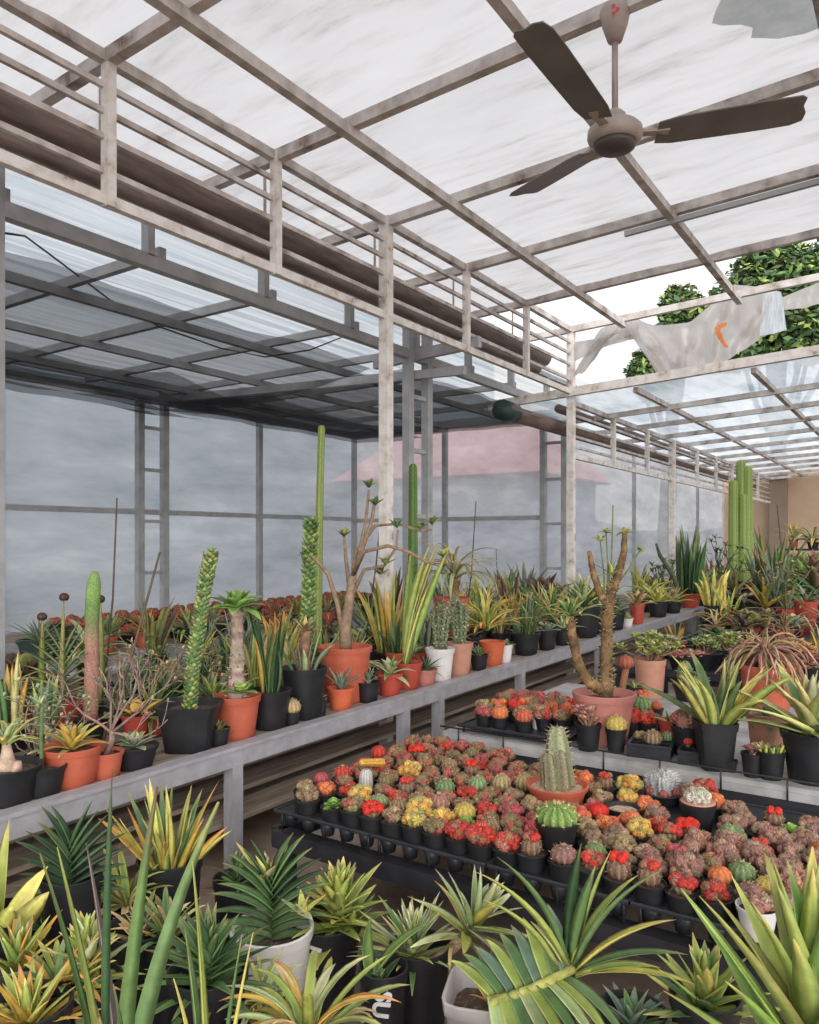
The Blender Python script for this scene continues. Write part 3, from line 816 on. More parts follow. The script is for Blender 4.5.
def potted(name, label, cat, loc, pot, parts, rz=0, group=None, soil='soil'):
    """pot = (style, rim radius, height, material); parts = [(part name, mesh or MB, material, height above soil)]"""
    root = thing(name, label, cat, loc, rz, group)
    po, h = add_pot(root, *pot[:4], soil=soil, taper=(pot[4] if len(pot) > 4 else .76))
    for pn, me, mat in parts:
        if isinstance(me, MB): me = me.mesh(pn, M[mat])
        link(pn, me, root, (0, 0, h*.84))
    return root
# ================================================================ benches
ZL, ZT, ZB = H-.86, H-.98, H-.92           # deck of the left bench, trays of the cactus bench, sheet of the middle bench
def rect_bench(label, x0, x1, y0, y1, z, top, mats, slats=None, legs_y=None, railw=.05, railh=.075, shelf=None, lip=True):
    t = thing('plant_bench', label, 'bench', (x0, y0, 0)); W_, L_ = x1-x0, y1-y0
    for nm, p, q in (('side_rail', (W_, 0), (W_, L_)), ('side_rail', (0, 0), (0, L_)), ('end_rail', (0, 0), (W_, 0)), ('end_rail', (0, L_), (W_, L_))):
        g = MB(); g.bar((*p, z-railh/2+.014), (*q, z-railh/2+.014), railw, railh)
        if lip: g.bar((*p, z+.012), (*q, z+.012), railw*1.25, .014)
        link(nm, g.mesh(nm, M[mats[0]], False), t)
    for y in legs_y or (0.1, L_-.1):
        for x in (0, W_):
            g = MB(); g.bar((x, y, 0), (x, y, z-.05), .055, .055); link('leg', g.mesh('leg', M[mats[0]], False), t)
        g = MB(); g.bar((0, y, z-.07), (W_, y, z-.07), .04, .04); link('cross_bar', g.mesh('cross_bar', M[mats[1]], False), t)
    if slats:
        g = MB(); n = int(W_/slats)
        for k in range(n):
            x = (k+.5)*W_/n; g.box((x, L_/2, z-.0125), (W_/n*.82, L_-.02, .024))
        link('slatted_deck', g.mesh('slatted_deck', M[mats[2]], False), t)
    else:
        g = MB(); g.box((W_/2, L_/2, z-.0125), (W_-.02, L_-.02, .024)); link('bench_top', g.mesh('bench_top', M[mats[2]], False), t)
    if shelf:
        g = MB(); n = 7
        for k in range(n): g.box(((k+.5)*W_/n, L_/2, shelf), (W_/n*.6, L_-.1, .022))
        link('slatted_shelf', g.mesh('slatted_shelf', M['wood'], False), t)
    return t
rect_bench('long slatted plant bench with a grey aluminium rail along the left aisle', -4.35, -2.375, -.6, 10.25, ZL, None, ('rail', 'darkwood', 'wood'), .2, (.8, 2.86, 4.1, 4.46, 5.55, 7.1, 8.7, 10.4), .05, .078, .22)
rect_bench('grey railed bench of red cacti along the left film wall', -6.9, -6.2, -.5, 8.9, ZL, None, ('rail', 'darkwood', 'wood'), .16, (.4, 2, 4, 6, 8, 9.2))
rect_bench('narrow bench of mixed pots between the left bench and the wall bench', -5.95, -5.1, -.5, 8.8, ZL-.02, None, ('rail', 'darkwood', 'wood'), .17, (.4, 2, 4, 6, 8, 9.1))
# dark posts of the slatted bench's inner trestles
X0, X1, Y0, Y1 = -1.98, .20, 2.10, 3.11
t = thing('growing_bench', 'low black steel bench carrying the trays of small cacti', 'bench', (X0, Y0, 0))
zb = ZT-.07
for nm, p, q in (('front_beam', (0, 0), (X1-X0, 0)), ('back_beam', (0, Y1-Y0), (X1-X0, Y1-Y0)), ('side_beam', (0, 0), (0, Y1-Y0)), ('side_beam', (X1-X0, 0), (X1-X0, Y1-Y0)), ('middle_beam', (0, (Y1-Y0)/2), (X1-X0, (Y1-Y0)/2))):
    g = MB(); g.bar((*p, zb-.03), (*q, zb-.03), .06, .06); link(nm, g.mesh(nm, M['blacksteel'], False), t)
for x in (.03, 1.1, X1-X0-.03):
    for y in (.02, Y1-Y0-.02):
        g = MB(); g.bar((x, y, 0), (x, y, zb-.04), .05, .05); link('leg', g.mesh('leg', M['blacksteel'], False), t)
tw, tl = (X1-X0)/5, (Y1-Y0)/2
k = 0
for j in range(2):
    for i in range(5):
        t = thing('plant_tray', 'black plastic plant tray, %s from the left in the %s row of the cactus bench' % (ordinal(i), ('front', 'back')[j]), 'tray', (X0+i*tw, Y0-.015+j*(tl+.01), zb), group='plant trays on the cactus bench')
        w_, l_ = tw-.006, tl-.004
        g = MB(); g.box((w_/2, l_/2, .066), (w_, l_, .006))
        for a, b in (((0, 0), (w_, 0)), ((w_, 0), (w_, l_)), ((w_, l_), (0, l_)), ((0, l_), (0, 0))):
            g.tube([(*a, .068), (*b, .068)], .007, 6)
        link('tray_sheet', g.mesh('tray_sheet', M['tray'], False), t)
        g = MB(); nx, ny = 5, 6
        for a in range(nx):
            for b in range(ny):
                g.lathe([(.022, .012), (.032, .064)], 8, c=((a+.5)*w_/nx, (b+.5)*l_/ny, 0))
        cu = link('tray_cell', g.mesh('tray_cell', M['tray']), t); cu['kind'] = 'stuff'
        for a, b in ((.02, .02), (w_-.02, .02), (w_/2, .02), (.02, l_-.02), (w_-.02, l_-.02)):
            g = MB(); g.tube([(a, b, 0), (a, b, .066)], .005, 6); link('foot', g.mesh('foot', M['blacksteel']), t)

# middle bench with a grey sheet and a wire guard
Bx0, Bx1, By0, By1 = -1.95, 1.0, 3.21, 4.75
t = thing('display_bench', 'middle bench topped with grey cement sheet and a black wire guard', 'bench', (Bx0, By0, 0))
g = MB(); g.box(((Bx1-Bx0)/2, (By1-By0)/2, ZB-.0125), (Bx1-Bx0, By1-By0, .024)); link('cement_top', g.mesh('cement_top', M['sheet'], False), t)
for y in (.02, By1-By0-.02):
    g = MB(); g.bar((0, y, ZB-.06), (Bx1-Bx0, y, ZB-.06), .05, .06); link('beam', g.mesh('beam', M['blacksteel'], False), t)
g = MB(); g.bar((0, .0, ZB-.035), (Bx1-Bx0, .0, ZB-.035), .02, .03); link('edge_strip', g.mesh('edge_strip', M['sheet'], False), t)
for x in (.05, 1.5, Bx1-Bx0-.05):
    for y in (.05, By1-By0-.05):
        g = MB(); g.bar((x, y, 0), (x, y, ZB-.08), .05, .05); link('leg', g.mesh('leg', M['blacksteel'], False), t)
g = MB(); g.tube([(0, -.02, ZB+.03), (Bx1-Bx0, -.02, ZB+.03)], .004, 6)
for k in range(13): g.tube([(.1+.235*k, -.02, ZB-.05), (.1+.235*k, -.02, ZB+.032)], .004, 5)
link('wire_guard', g.mesh('wire_guard', M['cable']), t)
for j, (a, b, lab) in enumerate(((5.55, 6.9, 'third black bench back, holding red and green succulents'), (7.4, 8.9, 'fourth black bench back, crowded with pots'), (9.6, 11.2, 'fifth black bench back, beyond the end of the aluminium rail'), (12.0, 14.0, 'farthest black bench before the tan wall'))):
    rect_bench(lab, -1.9 if j < 2 else -2.25, 3.2, a, b, ZB, None, ('blacksteel', 'blacksteel', 'tray'), None, None, .04, .05, None, False)
rect_bench('far bench behind the rail under the lower girder', -4.0, -2.7, 10.8, 18.5, ZL, None, ('rail', 'darkwood', 'wood'), .2, (.1, 3.5, 7.6))

# ================================================================ small grafted cacti on the tray bench
HC = {
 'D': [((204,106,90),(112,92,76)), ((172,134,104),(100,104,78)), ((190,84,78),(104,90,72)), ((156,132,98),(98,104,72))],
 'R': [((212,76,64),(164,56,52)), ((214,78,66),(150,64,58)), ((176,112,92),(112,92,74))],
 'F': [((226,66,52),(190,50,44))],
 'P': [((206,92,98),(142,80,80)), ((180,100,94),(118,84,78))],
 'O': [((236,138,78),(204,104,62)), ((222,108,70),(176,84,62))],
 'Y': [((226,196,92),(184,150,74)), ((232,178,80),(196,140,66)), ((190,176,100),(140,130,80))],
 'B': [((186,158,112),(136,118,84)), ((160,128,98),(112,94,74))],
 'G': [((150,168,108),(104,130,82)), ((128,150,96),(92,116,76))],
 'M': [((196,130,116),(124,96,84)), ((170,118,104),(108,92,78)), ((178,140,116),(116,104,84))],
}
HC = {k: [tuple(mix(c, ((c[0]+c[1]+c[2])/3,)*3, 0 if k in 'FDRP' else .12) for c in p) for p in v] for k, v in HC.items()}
HN = {'D': 'dusky red', 'R': 'bright red', 'F': 'scarlet', 'P': 'pink', 'O': 'orange', 'Y': 'yellow', 'B': 'brown', 'G': 'green', 'M': 'mauve'}
HM = {}
def head(kind, col, sd):
    k = (kind, col, sd)
    if k in HM: return HM[k]
    rn = random.Random(hash((ord(kind), ord(col), sd)) % 9999); cols = HC[col]; r = .036
    g = MB()
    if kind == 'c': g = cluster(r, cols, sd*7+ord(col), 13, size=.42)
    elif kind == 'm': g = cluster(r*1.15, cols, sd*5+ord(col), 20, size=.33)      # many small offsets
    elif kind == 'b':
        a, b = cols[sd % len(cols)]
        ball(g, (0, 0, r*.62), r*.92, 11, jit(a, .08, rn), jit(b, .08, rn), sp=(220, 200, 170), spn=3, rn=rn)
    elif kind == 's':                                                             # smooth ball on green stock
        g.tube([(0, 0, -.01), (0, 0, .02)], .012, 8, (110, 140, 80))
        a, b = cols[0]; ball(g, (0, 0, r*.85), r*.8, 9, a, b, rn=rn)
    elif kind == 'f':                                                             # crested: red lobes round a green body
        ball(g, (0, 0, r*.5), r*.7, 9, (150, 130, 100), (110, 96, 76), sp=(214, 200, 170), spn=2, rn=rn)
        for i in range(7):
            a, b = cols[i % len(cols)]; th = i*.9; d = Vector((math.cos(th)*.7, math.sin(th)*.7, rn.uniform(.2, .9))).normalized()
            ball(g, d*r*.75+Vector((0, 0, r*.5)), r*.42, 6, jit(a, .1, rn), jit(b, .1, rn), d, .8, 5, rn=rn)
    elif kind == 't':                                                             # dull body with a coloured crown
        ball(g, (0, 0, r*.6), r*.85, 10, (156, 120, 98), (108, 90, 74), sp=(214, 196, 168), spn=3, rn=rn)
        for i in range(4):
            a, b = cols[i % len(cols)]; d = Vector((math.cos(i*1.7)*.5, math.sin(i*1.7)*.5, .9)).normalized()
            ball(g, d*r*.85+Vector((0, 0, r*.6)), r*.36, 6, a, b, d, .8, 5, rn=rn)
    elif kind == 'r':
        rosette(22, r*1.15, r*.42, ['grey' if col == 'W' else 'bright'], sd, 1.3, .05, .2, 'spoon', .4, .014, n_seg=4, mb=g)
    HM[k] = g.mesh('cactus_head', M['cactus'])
    return HM[k]
KN = {'c': 'clustered cactus', 'm': 'knobbly many-headed cactus', 'b': 'ribbed ball cactus', 's': 'smooth ball cactus', 'f': 'crested cactus', 't': 'dull cactus tipped %s', 'r': 'rosette succulent'}
CACTI = """295,768,cB 309,785,mB 328,799,rG 326,777,cO 345,778,cR 316,770,sP 353,802,cD 371,795,mY 378,809,fF 345,766,bR 360,761,cD 371,753,cR 386,749,sR 378,777,cD
391,789,cR 397,799,bG 399,819,bB 395,756,cD 335,768,cD 405,817,cB 429,821,cY 455,826,cD 478,825,rG 424,809,mY 445,812,mY 460,806,bY 436,800,bM 412,794,bB 404,782,tR 421,775,cD
430,787,cD 441,783,bG 453,792,cD 467,782,cR 474,800,cD 486,812,cD 501,806,mP 487,790,cD 480,778,bG 494,770,cP 500,785,cD 513,778,bB 435,768,cD 411,763,mY 452,763,cD 469,765,tF
482,758,cR 493,754,cD 512,758,cD 506,764,cD 439,751,cD 428,756,cD 424,744,fF 414,741,cD 402,742,cD 390,756,cD 450,746,cD 460,746,bD 438,741,cR 426,734,cD 412,737,cD 406,751,cP
416,749,cD 460,754,cD 474,751,cP 443,736,cD 400,749,mD 398,764,cD 385,758,cR 372,764,cD 388,768,bD 444,757,bD 421,762,cD 445,774,cD 458,773,cD 484,768,cD 498,762,cP 470,742,cD 488,746,cD 502,749,mD
455,738,cP 432,745,cD 520,768,cD 505,796,cD 493,800,cR 515,789,cM 532,763,cD 510,834,mR 526,834,tR 538,853,bM 570,859,bG 587,851,fR 597,833,mB 589,823,fO 590,809,fO 611,816,cO 613,860,tF 630,845,mB
601,798,sF 590,796,cP 604,790,cB 618,792,cY 634,794,cO 592,780,cD 606,775,tR 585,772,mO 626,777,mY 637,824,mY 577,838,cB 645,871,fR 524,797,cB 519,778,bB 693,784,mM 714,792,mO 704,780,mR 657,806,mM
683,816,fF 668,830,fR 632,846,cM 662,850,tP 700,862,bG 721,841,mM 704,840,mM 728,816,mM 737,801,mM 742,806,cM 725,828,mG 774,808,tF 765,827,mM 790,821,rG 811,814,mM 802,828,mM 800,842,mO 758,842,cR
745,851,cM 725,840,mM 709,845,mM 793,853,mM 815,856,mM 679,891,sO 718,897,bM 736,871,bY 687,877,mM 646,905,cR 622,880,cM 600,870,tR 756,880,mM 780,868,mM 770,850,cM 615,805,cO 575,800,cD 545,776,cD
480,846,cD 462,842,mR 437,838,bB 497,848,cR 530,815,cP 517,812,cD 752,822,cM 783,838,cM 690,852,cD 650,838,cD 678,843,cM 648,820,cR 615,835,cM 560,800,cD 540,800,cP 605,850,cM"""
ents = []
for tok in CACTI.split():
    x, y, kc = tok.split(','); p = at(float(x), float(y), .885); ents.append([p.x, p.y, kc[0], kc[1]])
keep = []       # larger things on the trays that the small pots keep clear of: (x, y, radius)
def keepout(px, py, drop, r):
    p = at(px, py, drop); keep.append((p.x, p.y, r)); return p
SP = {}
SP['stump'] = keepout(557, 812, .98, .115)
SP['tallball'] = keepout(557, 862, .98, .075)
SP['whitetall'] = keepout(698, 838, .98, .062)
SP['hairy'] = keepout(663, 797, .96, .075)
SP['bowl'] = keepout(623, 822, .96, .06)
SP['whitecol'] = keepout(366, 793, .95, .04)
SP['whitepot'] = keepout(757, 936, .98, .055)
for it in range(60):
    for i in range(len(ents)):
        a = ents[i]
        for j in range(i):
            b = ents[j]; dx, dy = a[0]-b[0], a[1]-b[1]; d = math.hypot(dx, dy)
            if d < .0885:
                if d < 1e-4: dx, d = 1e-4, 1e-4
                k = (.0885-d)/d*.5; a[0] += dx*k; a[1] += dy*k; b[0] -= dx*k; b[1] -= dy*k
        for kx, ky, kr in keep:
            dx, dy = a[0]-kx, a[1]-ky; d = math.hypot(dx, dy); m = kr+.044
            if d < m: a[0] += dx/d*(m-d); a[1] += dy/d*(m-d)
        a[0] = min(max(a[0], X0+.04), X1-.05); a[1] = min(max(a[1], Y0+.035), Y1-.04)
rows = {}
for e in ents: rows.setdefault(int((e[1]-Y0)/.098), []).append(e)
small_pot = None
for r_, es in sorted(rows.items()):
    es.sort(key=lambda e: e[0])
    for i, (x, y, k, c) in enumerate(es):
        nm = KN[k]; nm = (nm % HN[c]) if '%' in nm else HN[c]+' '+nm
        lab = '%s, %s from left in %s of cactus bench' % (nm, ordinal(i), ('front row' if r_ == 0 else ordinal(r_)+' row'))
        rn = random.Random(i*31+r_*7)
        ht = rn.choice((.044, .048, .052))
        root = thing('potted_cactus', lab, 'cactus', (x, y, ZT-.001), rn.uniform(0, 6), 'small cacti in the tray bench')
        po, h_ = add_pot(root, 'round', .0425, ht, 'black', taper=.86)
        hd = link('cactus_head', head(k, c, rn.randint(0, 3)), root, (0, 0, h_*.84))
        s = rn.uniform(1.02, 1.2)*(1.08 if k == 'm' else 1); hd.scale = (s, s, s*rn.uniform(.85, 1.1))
# ---- the bigger plants among them
p = SP['stump']
g = MB(); column(g, (.005, 0, 0), .185, .060, 5, (172, 174, 138), (126, 132, 100), (-.006, 0), .62, (196, 180, 150), random.Random(3), 9, .3, .05)
for k in range(5): column(g, (.035*math.cos(k*1.3), .035*math.sin(k*1.3), 0), .06+.016*k, .03, 5, (150, 146, 116), (110, 104, 82), (-.01, 0), .8, (196, 180, 150), random.Random(k), 5, .3)
potted('potted_cactus', 'grey-green stump-like column cactus in a wide terracotta bowl among the small cacti', 'cactus', (p.x, p.y, ZT), ('round', .108, .105, 'terracotta', .72), [('stump', g, 'cactus')], .6, None, 'grit')
p = SP['tallball']
g = MB(); ball(g, (0, 0, .03), .066, 14, (150, 174, 100), (84, 118, 60), flat=.62, sp=(226, 206, 150), spn=5, spl=.2, rn=random.Random(2))
potted('potted_cactus', 'flat green spiny ball cactus in a tall black pot before the terracotta bowl', 'cactus', (p.x, p.y, ZT), ('round', .062, .13, 'black', .62), [('ball', g, 'cactus')])
p = SP['whitetall']
g = cluster(.055, [((214, 208, 192), (150, 144, 128))], 4, 24, size=.26); q = MB(); q.lathe([(.052, 0), (.056, .02), (.05, .022), (.03, .02)], 18)
rt = potted('potted_cactus', 'white knobbly cactus in a tan rimmed tall black pot', 'cactus', (p.x, p.y, ZT), ('round', .056, .12, 'black', .68), [('cactus_head', g, 'cactus'), ('tan_collar', q, 'beige')])
p = SP['hairy']
g = MB(); rn = random.Random(9)
for k in range(5):
    a = k*GA; b = (.026*math.cos(a), .026*math.sin(a), 0); hh = .05+.015*(k == 0)
    column(g, b if k else (0, 0, 0), hh, .026, 8, (200, 200, 200), (120, 124, 116), (.01*math.cos(a), .01*math.sin(a)), .9, (232, 232, 232), rn, 9, .9)
for k in range(5):
    a = k*1.26; ball(g, (.05*math.cos(a), .05*math.sin(a), .012), .02, 7, (196, 104, 92), (130, 84, 74), rn=rn)
potted('potted_cactus', 'clump of hairy white columns in a wide dark dish behind the cactus bench', 'cactus', (p.x, p.y, ZT+.0), ('round', .074, .04, 'black', .8), [('hairy_stems', g, 'cactus')])
p = SP['bowl']
potted('sand_pot', 'plant-less black pot filled with pale sand among orange cacti', 'pot', (p.x, p.y, ZT), ('round', .058, .07, 'black', .75), [], soil='grit')
p = SP['whitecol']
g = MB(); column(g, (0, 0, 0), .055, .026, 12, (220, 216, 210), (160, 160, 150), (0, 0), .95, (226, 222, 214), random.Random(4), 6, .16)
potted('potted_cactus', 'small white-spined barrel column near the left end of the cactus bench', 'cactus', (p.x, p.y, ZT), ('round', .034, .05, 'black', .74), [('column', g, 'cactus')])
p = SP['whitepot']
potted('potted_cactus', 'mauve clustered cactus in a white pot by the front right tray edge', 'cactus', (p.x, p.y, ZT), ('round', .046, .075, 'white', .74), [('cactus_head', cluster(.042, HC['M'], 14, 14, size=.4), 'cactus')])
p = at(385, 768, .89)
o = thing('fallen_cactus', 'yellow-orange column cactus lying across the red heads', 'cactus', p, .2)
g = MB(); column(g, (0, 0, 0), .115, .019, 6, (232, 182, 96), (202, 146, 70), (0, 0), .8, None, random.Random(5), 6)
b_ = link('stem', g.mesh('stem', M['cactus']), o); b_.rotation_euler = (math.radians(78), 0, math.radians(-18)); b_.location = (-.035, .05, .005)
# ================================================================ potted plants
def spot(px, py, drop):
    return at(px, py, drop), drop/(py-540.0)
def put(name, label, px, py, drop, wpx, hpx, style, mat, parts, rz=0, cat='plant', group=None, soil='soil', taper=.76):
    loc, s = spot(px, py, drop)
    r_ = wpx*s/2
    k_ = 1.0
    if drop == LD and loc.x > -2.425-r_:
        k_ = (-2.425-r_)/loc.x; loc.x *= k_; loc.y *= k_; s *= k_
    if drop == BD:
        for a, b in ((By0, By1), (5.55, 6.9), (7.4, 8.9), (9.6, 11.2), (12, 14)):
            if loc.y < b+.25:
                y_ = min(max(loc.y, a+r_+.02), b-r_-.02); k_ = y_/loc.y; loc.x *= k_; loc.y = y_; s *= k_; break
    return potted(name, label, cat, loc, (style, wpx*s/2, hpx*s, mat, taper), parts(s) if callable(parts) else parts, rz, group, soil)
LD = .86; BD = .92
def FL(g): return [('foliage', g, 'leaf')]
AW = math.radians(33.7)        # azimuth of the direction to the right in the photograph
AF = AW-PI/2                   # azimuth of the direction towards the viewer

# ---------------- left bench, front edge from the near end
def onion(s):
    g = arching(16, 52*s, 3.4*s, ['pale', 'varie', 'yellow'], 3, el=(.7, 1.45), bend=(.6, 1.7), base=(0, 0, 22*s))
    b = MB(); b.tube([(0, 0, -2*s), (0, 0, 6*s), (2*s, 0, 16*s), (1*s, 0, 26*s)], [9*s, 10*s, 6*s, 4*s], 10, (196, 170, 150)); b.tube([(9*s, 5*s, -1*s), (10*s, 6*s, 10*s)], [7*s, 4*s], 9, (190, 160, 144))
    return [('foliage', g, 'leaf'), ('bulb', b, 'bark')]
put('potted_bulb_plant', 'pale swollen-based plant with arching cream leaves in black pot, nearest on left bench', 6, 812, LD, 66, 36, 'round', 'black', onion)
def stalk(s):
    b = MB(); b.tube([(0, 0, 0), (-2*s, 0, 30*s), (-1*s, 1*s, 62*s), (-3*s, 1*s, 84*s)], [2.2*s, 2*s, 1.7*s, 1.2*s], 7, (104, 128, 86))
    g = rosette(7, 26*s, 4.5*s, ['green', 'pale'], 5, 1.2, .3, .5, base=(-2*s, 0, 62*s))
    return [('stalk', b, 'bark'), ('foliage', g, 'leaf')]
put('potted_stalk_plant', 'thin upright green stalk in a black pot beside the pale swollen-based plant', 42, 806, LD, 46, 30, 'round', 'black', stalk)
put('potted_bromeliad', 'yellow bromeliad in a terracotta pot at the near end of the left bench', 72, 800, LD, 56, 38, 'round', 'terracotta', lambda s: FL(rosette(20, 42*s, 5*s, ['goldorange', 'yellow', 'lime'], 7, 1.35, .35, .6, 'sword', stem=4*s)))
def bonsai(s):
    rn = random.Random(12); b = MB(); tips = []
    b.tube([(0, 0, 0), (6*s, 2*s, 14*s), (12*s, -1*s, 26*s)], [4*s, 3.2*s, 2.6*s], 8, (150, 128, 118))
    for d in ((.9, .3, .5), (-.5, .2, .9), (.5, -.2, 1.1), (1.1, .1, .25), (-.9, -.1, .6), (.2, .2, 1.4)):
        branchy(b, (10*s, -1*s, 24*s), d, 44*s, 1.6*s, 2, rn, (150, 128, 118), .5, (2, 3), tips, .25)
    g = MB()
    for p, d in tips[::2]: rosette(4, 8*s, 1.6*s, ['mauve', 'redgreen', 'straw'], rn.randint(0, 99), 1.2, .2, .4, base=tuple(p), mb=g)
    return [('branches', b, 'bark'), ('foliage', g, 'leaf')]
put('potted_bonsai', 'bare twiggy bonsai with pale branches spreading over the aluminium rail', 106, 792, LD, 34, 26, 'round', 'terracotta', bonsai)
def stake(label, px, py, drop, top, r=.006, dz=0):
    loc, s = spot(px, py, drop); zc = F*s*1.0
    q = atz(top[0], top[1], dist(loc)+dz)-loc
    g = MB(); g.tube([(0, 0, 0), tuple(q*.5+Vector((.01, .01, 0))), tuple(q)], [r, r*.9, r*.7], 6)
    o = link('support_stake', g.mesh('support_stake', M['stick']), loc=loc); tag(o, label, 'stake')
stake('long dark stake leaning right above the twiggy bonsai', 92, 772, LD, (160, 552))
stake('thin dark stake standing above the flat corky cactus', 103, 700, LD, (117, 498))
def hen(n, L, w, ps, seed, **k): return lambda s: FL(rosette(n, L*s, w*s, ps, seed, **{**k, 'stem': k.get('stem', 0)*s}))
put('potted_succulent', 'pale grey succulents with a purple flower in a low black pot by the rail', 134, 776, LD, 46, 22, 'round', 'black', lambda s: [('foliage', rosette(16, 26*s, 5*s, ['grey', 'pale', 'straw'], 9, 1.2, .2, .4, 'spoon'), 'leaf'), ('flower', rosette(9, 6*s, 2.4*s, ['pink'], 3, 1.2, .3, .2, 'spoon', base=(16*s, 4*s, 34*s)), 'leaf')])
def snake(s):
    g = MB(); knobbly(g, [(0, 0, 0), (2*s, 1*s, 40*s), (8*s, 4*s, 85*s), (14*s, 8*s, 128*s), (19*s, 11*s, 156*s)], 6.8*s, (104, 128, 80), (152, 162, 100), 4, .42, 40)
    rosette(8, 9*s, 3*s, ['bright'], 3, 1.3, .4, .3, base=(19*s, 11*s, 158*s), mb=g)
    return [('stem', g, 'cactus')]
put('potted_cactus', 'tall knobbly snake-like cactus in a square black pot on the left bench', 190, 757, LD, 56, 46, 'square', 'black', snake, .6, 'cactus')
def pachy(th, crown, cl, cw, seed, col=(176, 158, 146), lean=0, side=True):
    def f(s):
        b = MB(); trunkm(b, [(0, 0, -2*s), (0, 0, th*.3*s), (lean*.4*s, 0, th*.65*s), (lean*s, 0, th*s)], [9*s, 8*s, 6.5*s, 6*s], col, mix(col, (120, 96, 84), .6), seed, 12, 90, (206, 196, 184))
        g = rosette(crown, cl*s, cw*s, ['bright', 'green'], seed, 1.25, .05, .5, 'spoon', base=(lean*s, 0, th*s))
        if side:
            rosette(10, 20*s, 6*s, ['bright', 'lime'], seed+1, 1.1, .2, .4, 'spoon', base=(12*s, -6*s, 10*s), mb=g); rosette(7, 16*s, 5*s, ['lime', 'pale'], seed+2, 1.1, .2, .4, 'spoon', base=(-12*s, 4*s, 10*s), mb=g)
        return [('trunk', b, 'bark'), ('foliage', g, 'leaf')]
    return f
put('potted_pachypodium', 'thick-trunked plant with a bright green leaf tuft in a terracotta pot on left bench', 237, 743, LD, 46, 42, 'round', 'terracotta', pachy(92, 22, 34, 6.5, 21))
put('potted_sprout', 'small weedy sprout in a little dark pot before the terracotta pot', 219, 754, LD, 22, 18, 'round', 'black', hen(9, 18, 3, ['green', 'olive'], 4))
def darkspears(s):
    g = spears(7, 105*s, 4.6*s, ['deep', 'deep', 'tipbrown'], 14, 9*s, .2, .25, 'sword', .7)
    spears(4, 100*s, 5*s, ['goldorange', 'olive'], 15, 8*s, .25, .5, 'sword', .4, base=(-6*s, 0, 0), mb=g)
    leaf(g, (8*s, 2*s, 0), AW, 1.25, 60*s, 4*s, -1.0, None, .6, (84, 110, 74), (60, 86, 60), None, 9, 'sword')
    return FL(g)
put('potted_sansevieria', 'dark spear-leaved sansevieria with one yellow leaf in a black pot', 270, 736, LD, 42, 38, 'round', 'black', darkspears)
put('potted_cactus', 'golden ball cactus in a tiny brown pot below the big black pot', 292, 728, LD, 15, 14, 'round', 'black', lambda s: [('ball', (lambda g: (ball(g, (0, 0, 7*s), 9*s, 11, (214, 190, 140), (150, 130, 90), sp=(226, 206, 160), spn=3), g)[1])(MB()), 'cactus')], 0, 'cactus')
def stub(s):
    g = MB(); trunkm(g, [(0, 0, -2*s), (0, 0, 20*s), (2*s, 0, 44*s)], [7*s, 6*s, 5*s], (170, 130, 110), (130, 96, 84), 5, 10, 60)
    f = spears(9, 60*s, 3.4*s, ['pale', 'grey', 'green'], 8, 12*s, .5, .6, 'sword', base=(0, 0, 0))
    rosette(12, 26*s, 3*s, ['redgreen', 'straw'], 9, 1.2, .1, .5, base=(2*s, 0, 44*s), mb=f)
    return [('trunk', g, 'bark'), ('foliage', f, 'leaf')]
put('potted_euphorbia', 'corky stub plant with thin leaves in a large black pot on left bench', 304, 724, LD, 44, 50, 'round', 'black', stub)
def knob2(s):
    g = MB(); knobbly(g, [(0, 0, 0), (0, 0, 50*s), (2*s, 0, 100*s), (3*s, 1*s, 152*s)], 7.2*s, (104, 132, 80), (146, 164, 100), 7, .42, 40)
    rosette(5, 10*s, 2.4*s, ['bright'], 3, .8, .1, .2, base=(-6*s, 0, 116*s), mb=g)
    return [('stem', g, 'cactus')]
put('potted_cactus', 'knobbly green pillar cactus standing beside the tall thin column cactus', 308, 690, LD, 26, 22, 'round', 'black', knob2, 0, 'cactus')
def tallcol(h, r, cc, cg, ribs=6, lean=(0, 0)):
    def f(s):
        g = MB(); column(g, (0, 0, -2*s), h*s, r*s, ribs, cc, cg, (lean[0]*s, lean[1]*s), .8, (200, 196, 150), random.Random(4), 26, .25)
        return [('column', g, 'cactus')]
    return f
put('potted_cactus', 'tallest thin pale green column cactus on the left bench', 318, 672, LD, 22, 20, 'round', 'black', tallcol(228, 4.6, (164, 176, 104), (126, 144, 82), 6, (3, 2)), 0, 'cactus')
put('potted_cactus', 'dark green column cactus in front of the twin steel column', 413, 652, LD, 20, 16, 'round', 'black', tallcol(172, 6, (120, 146, 84), (84, 114, 66), 6), 0, 'cactus')
put('potted_succulent', 'dusky purple succulent in a tiny black pot before the big terracotta pot', 320, 716, LD, 15, 20, 'round', 'black', hen(14, 11, 3, ['mauve', 'redgreen'], 31, prof='spoon'))
put('potted_agave', 'grey-green agave in a small orange pot against the rail', 341, 711, LD, 26, 22, 'round', 'orange', lambda s: FL(rosette(12, 34*s, 3.6*s, ['grey', 'blue'], 33, 1.5, .6, .5, 'lance')))
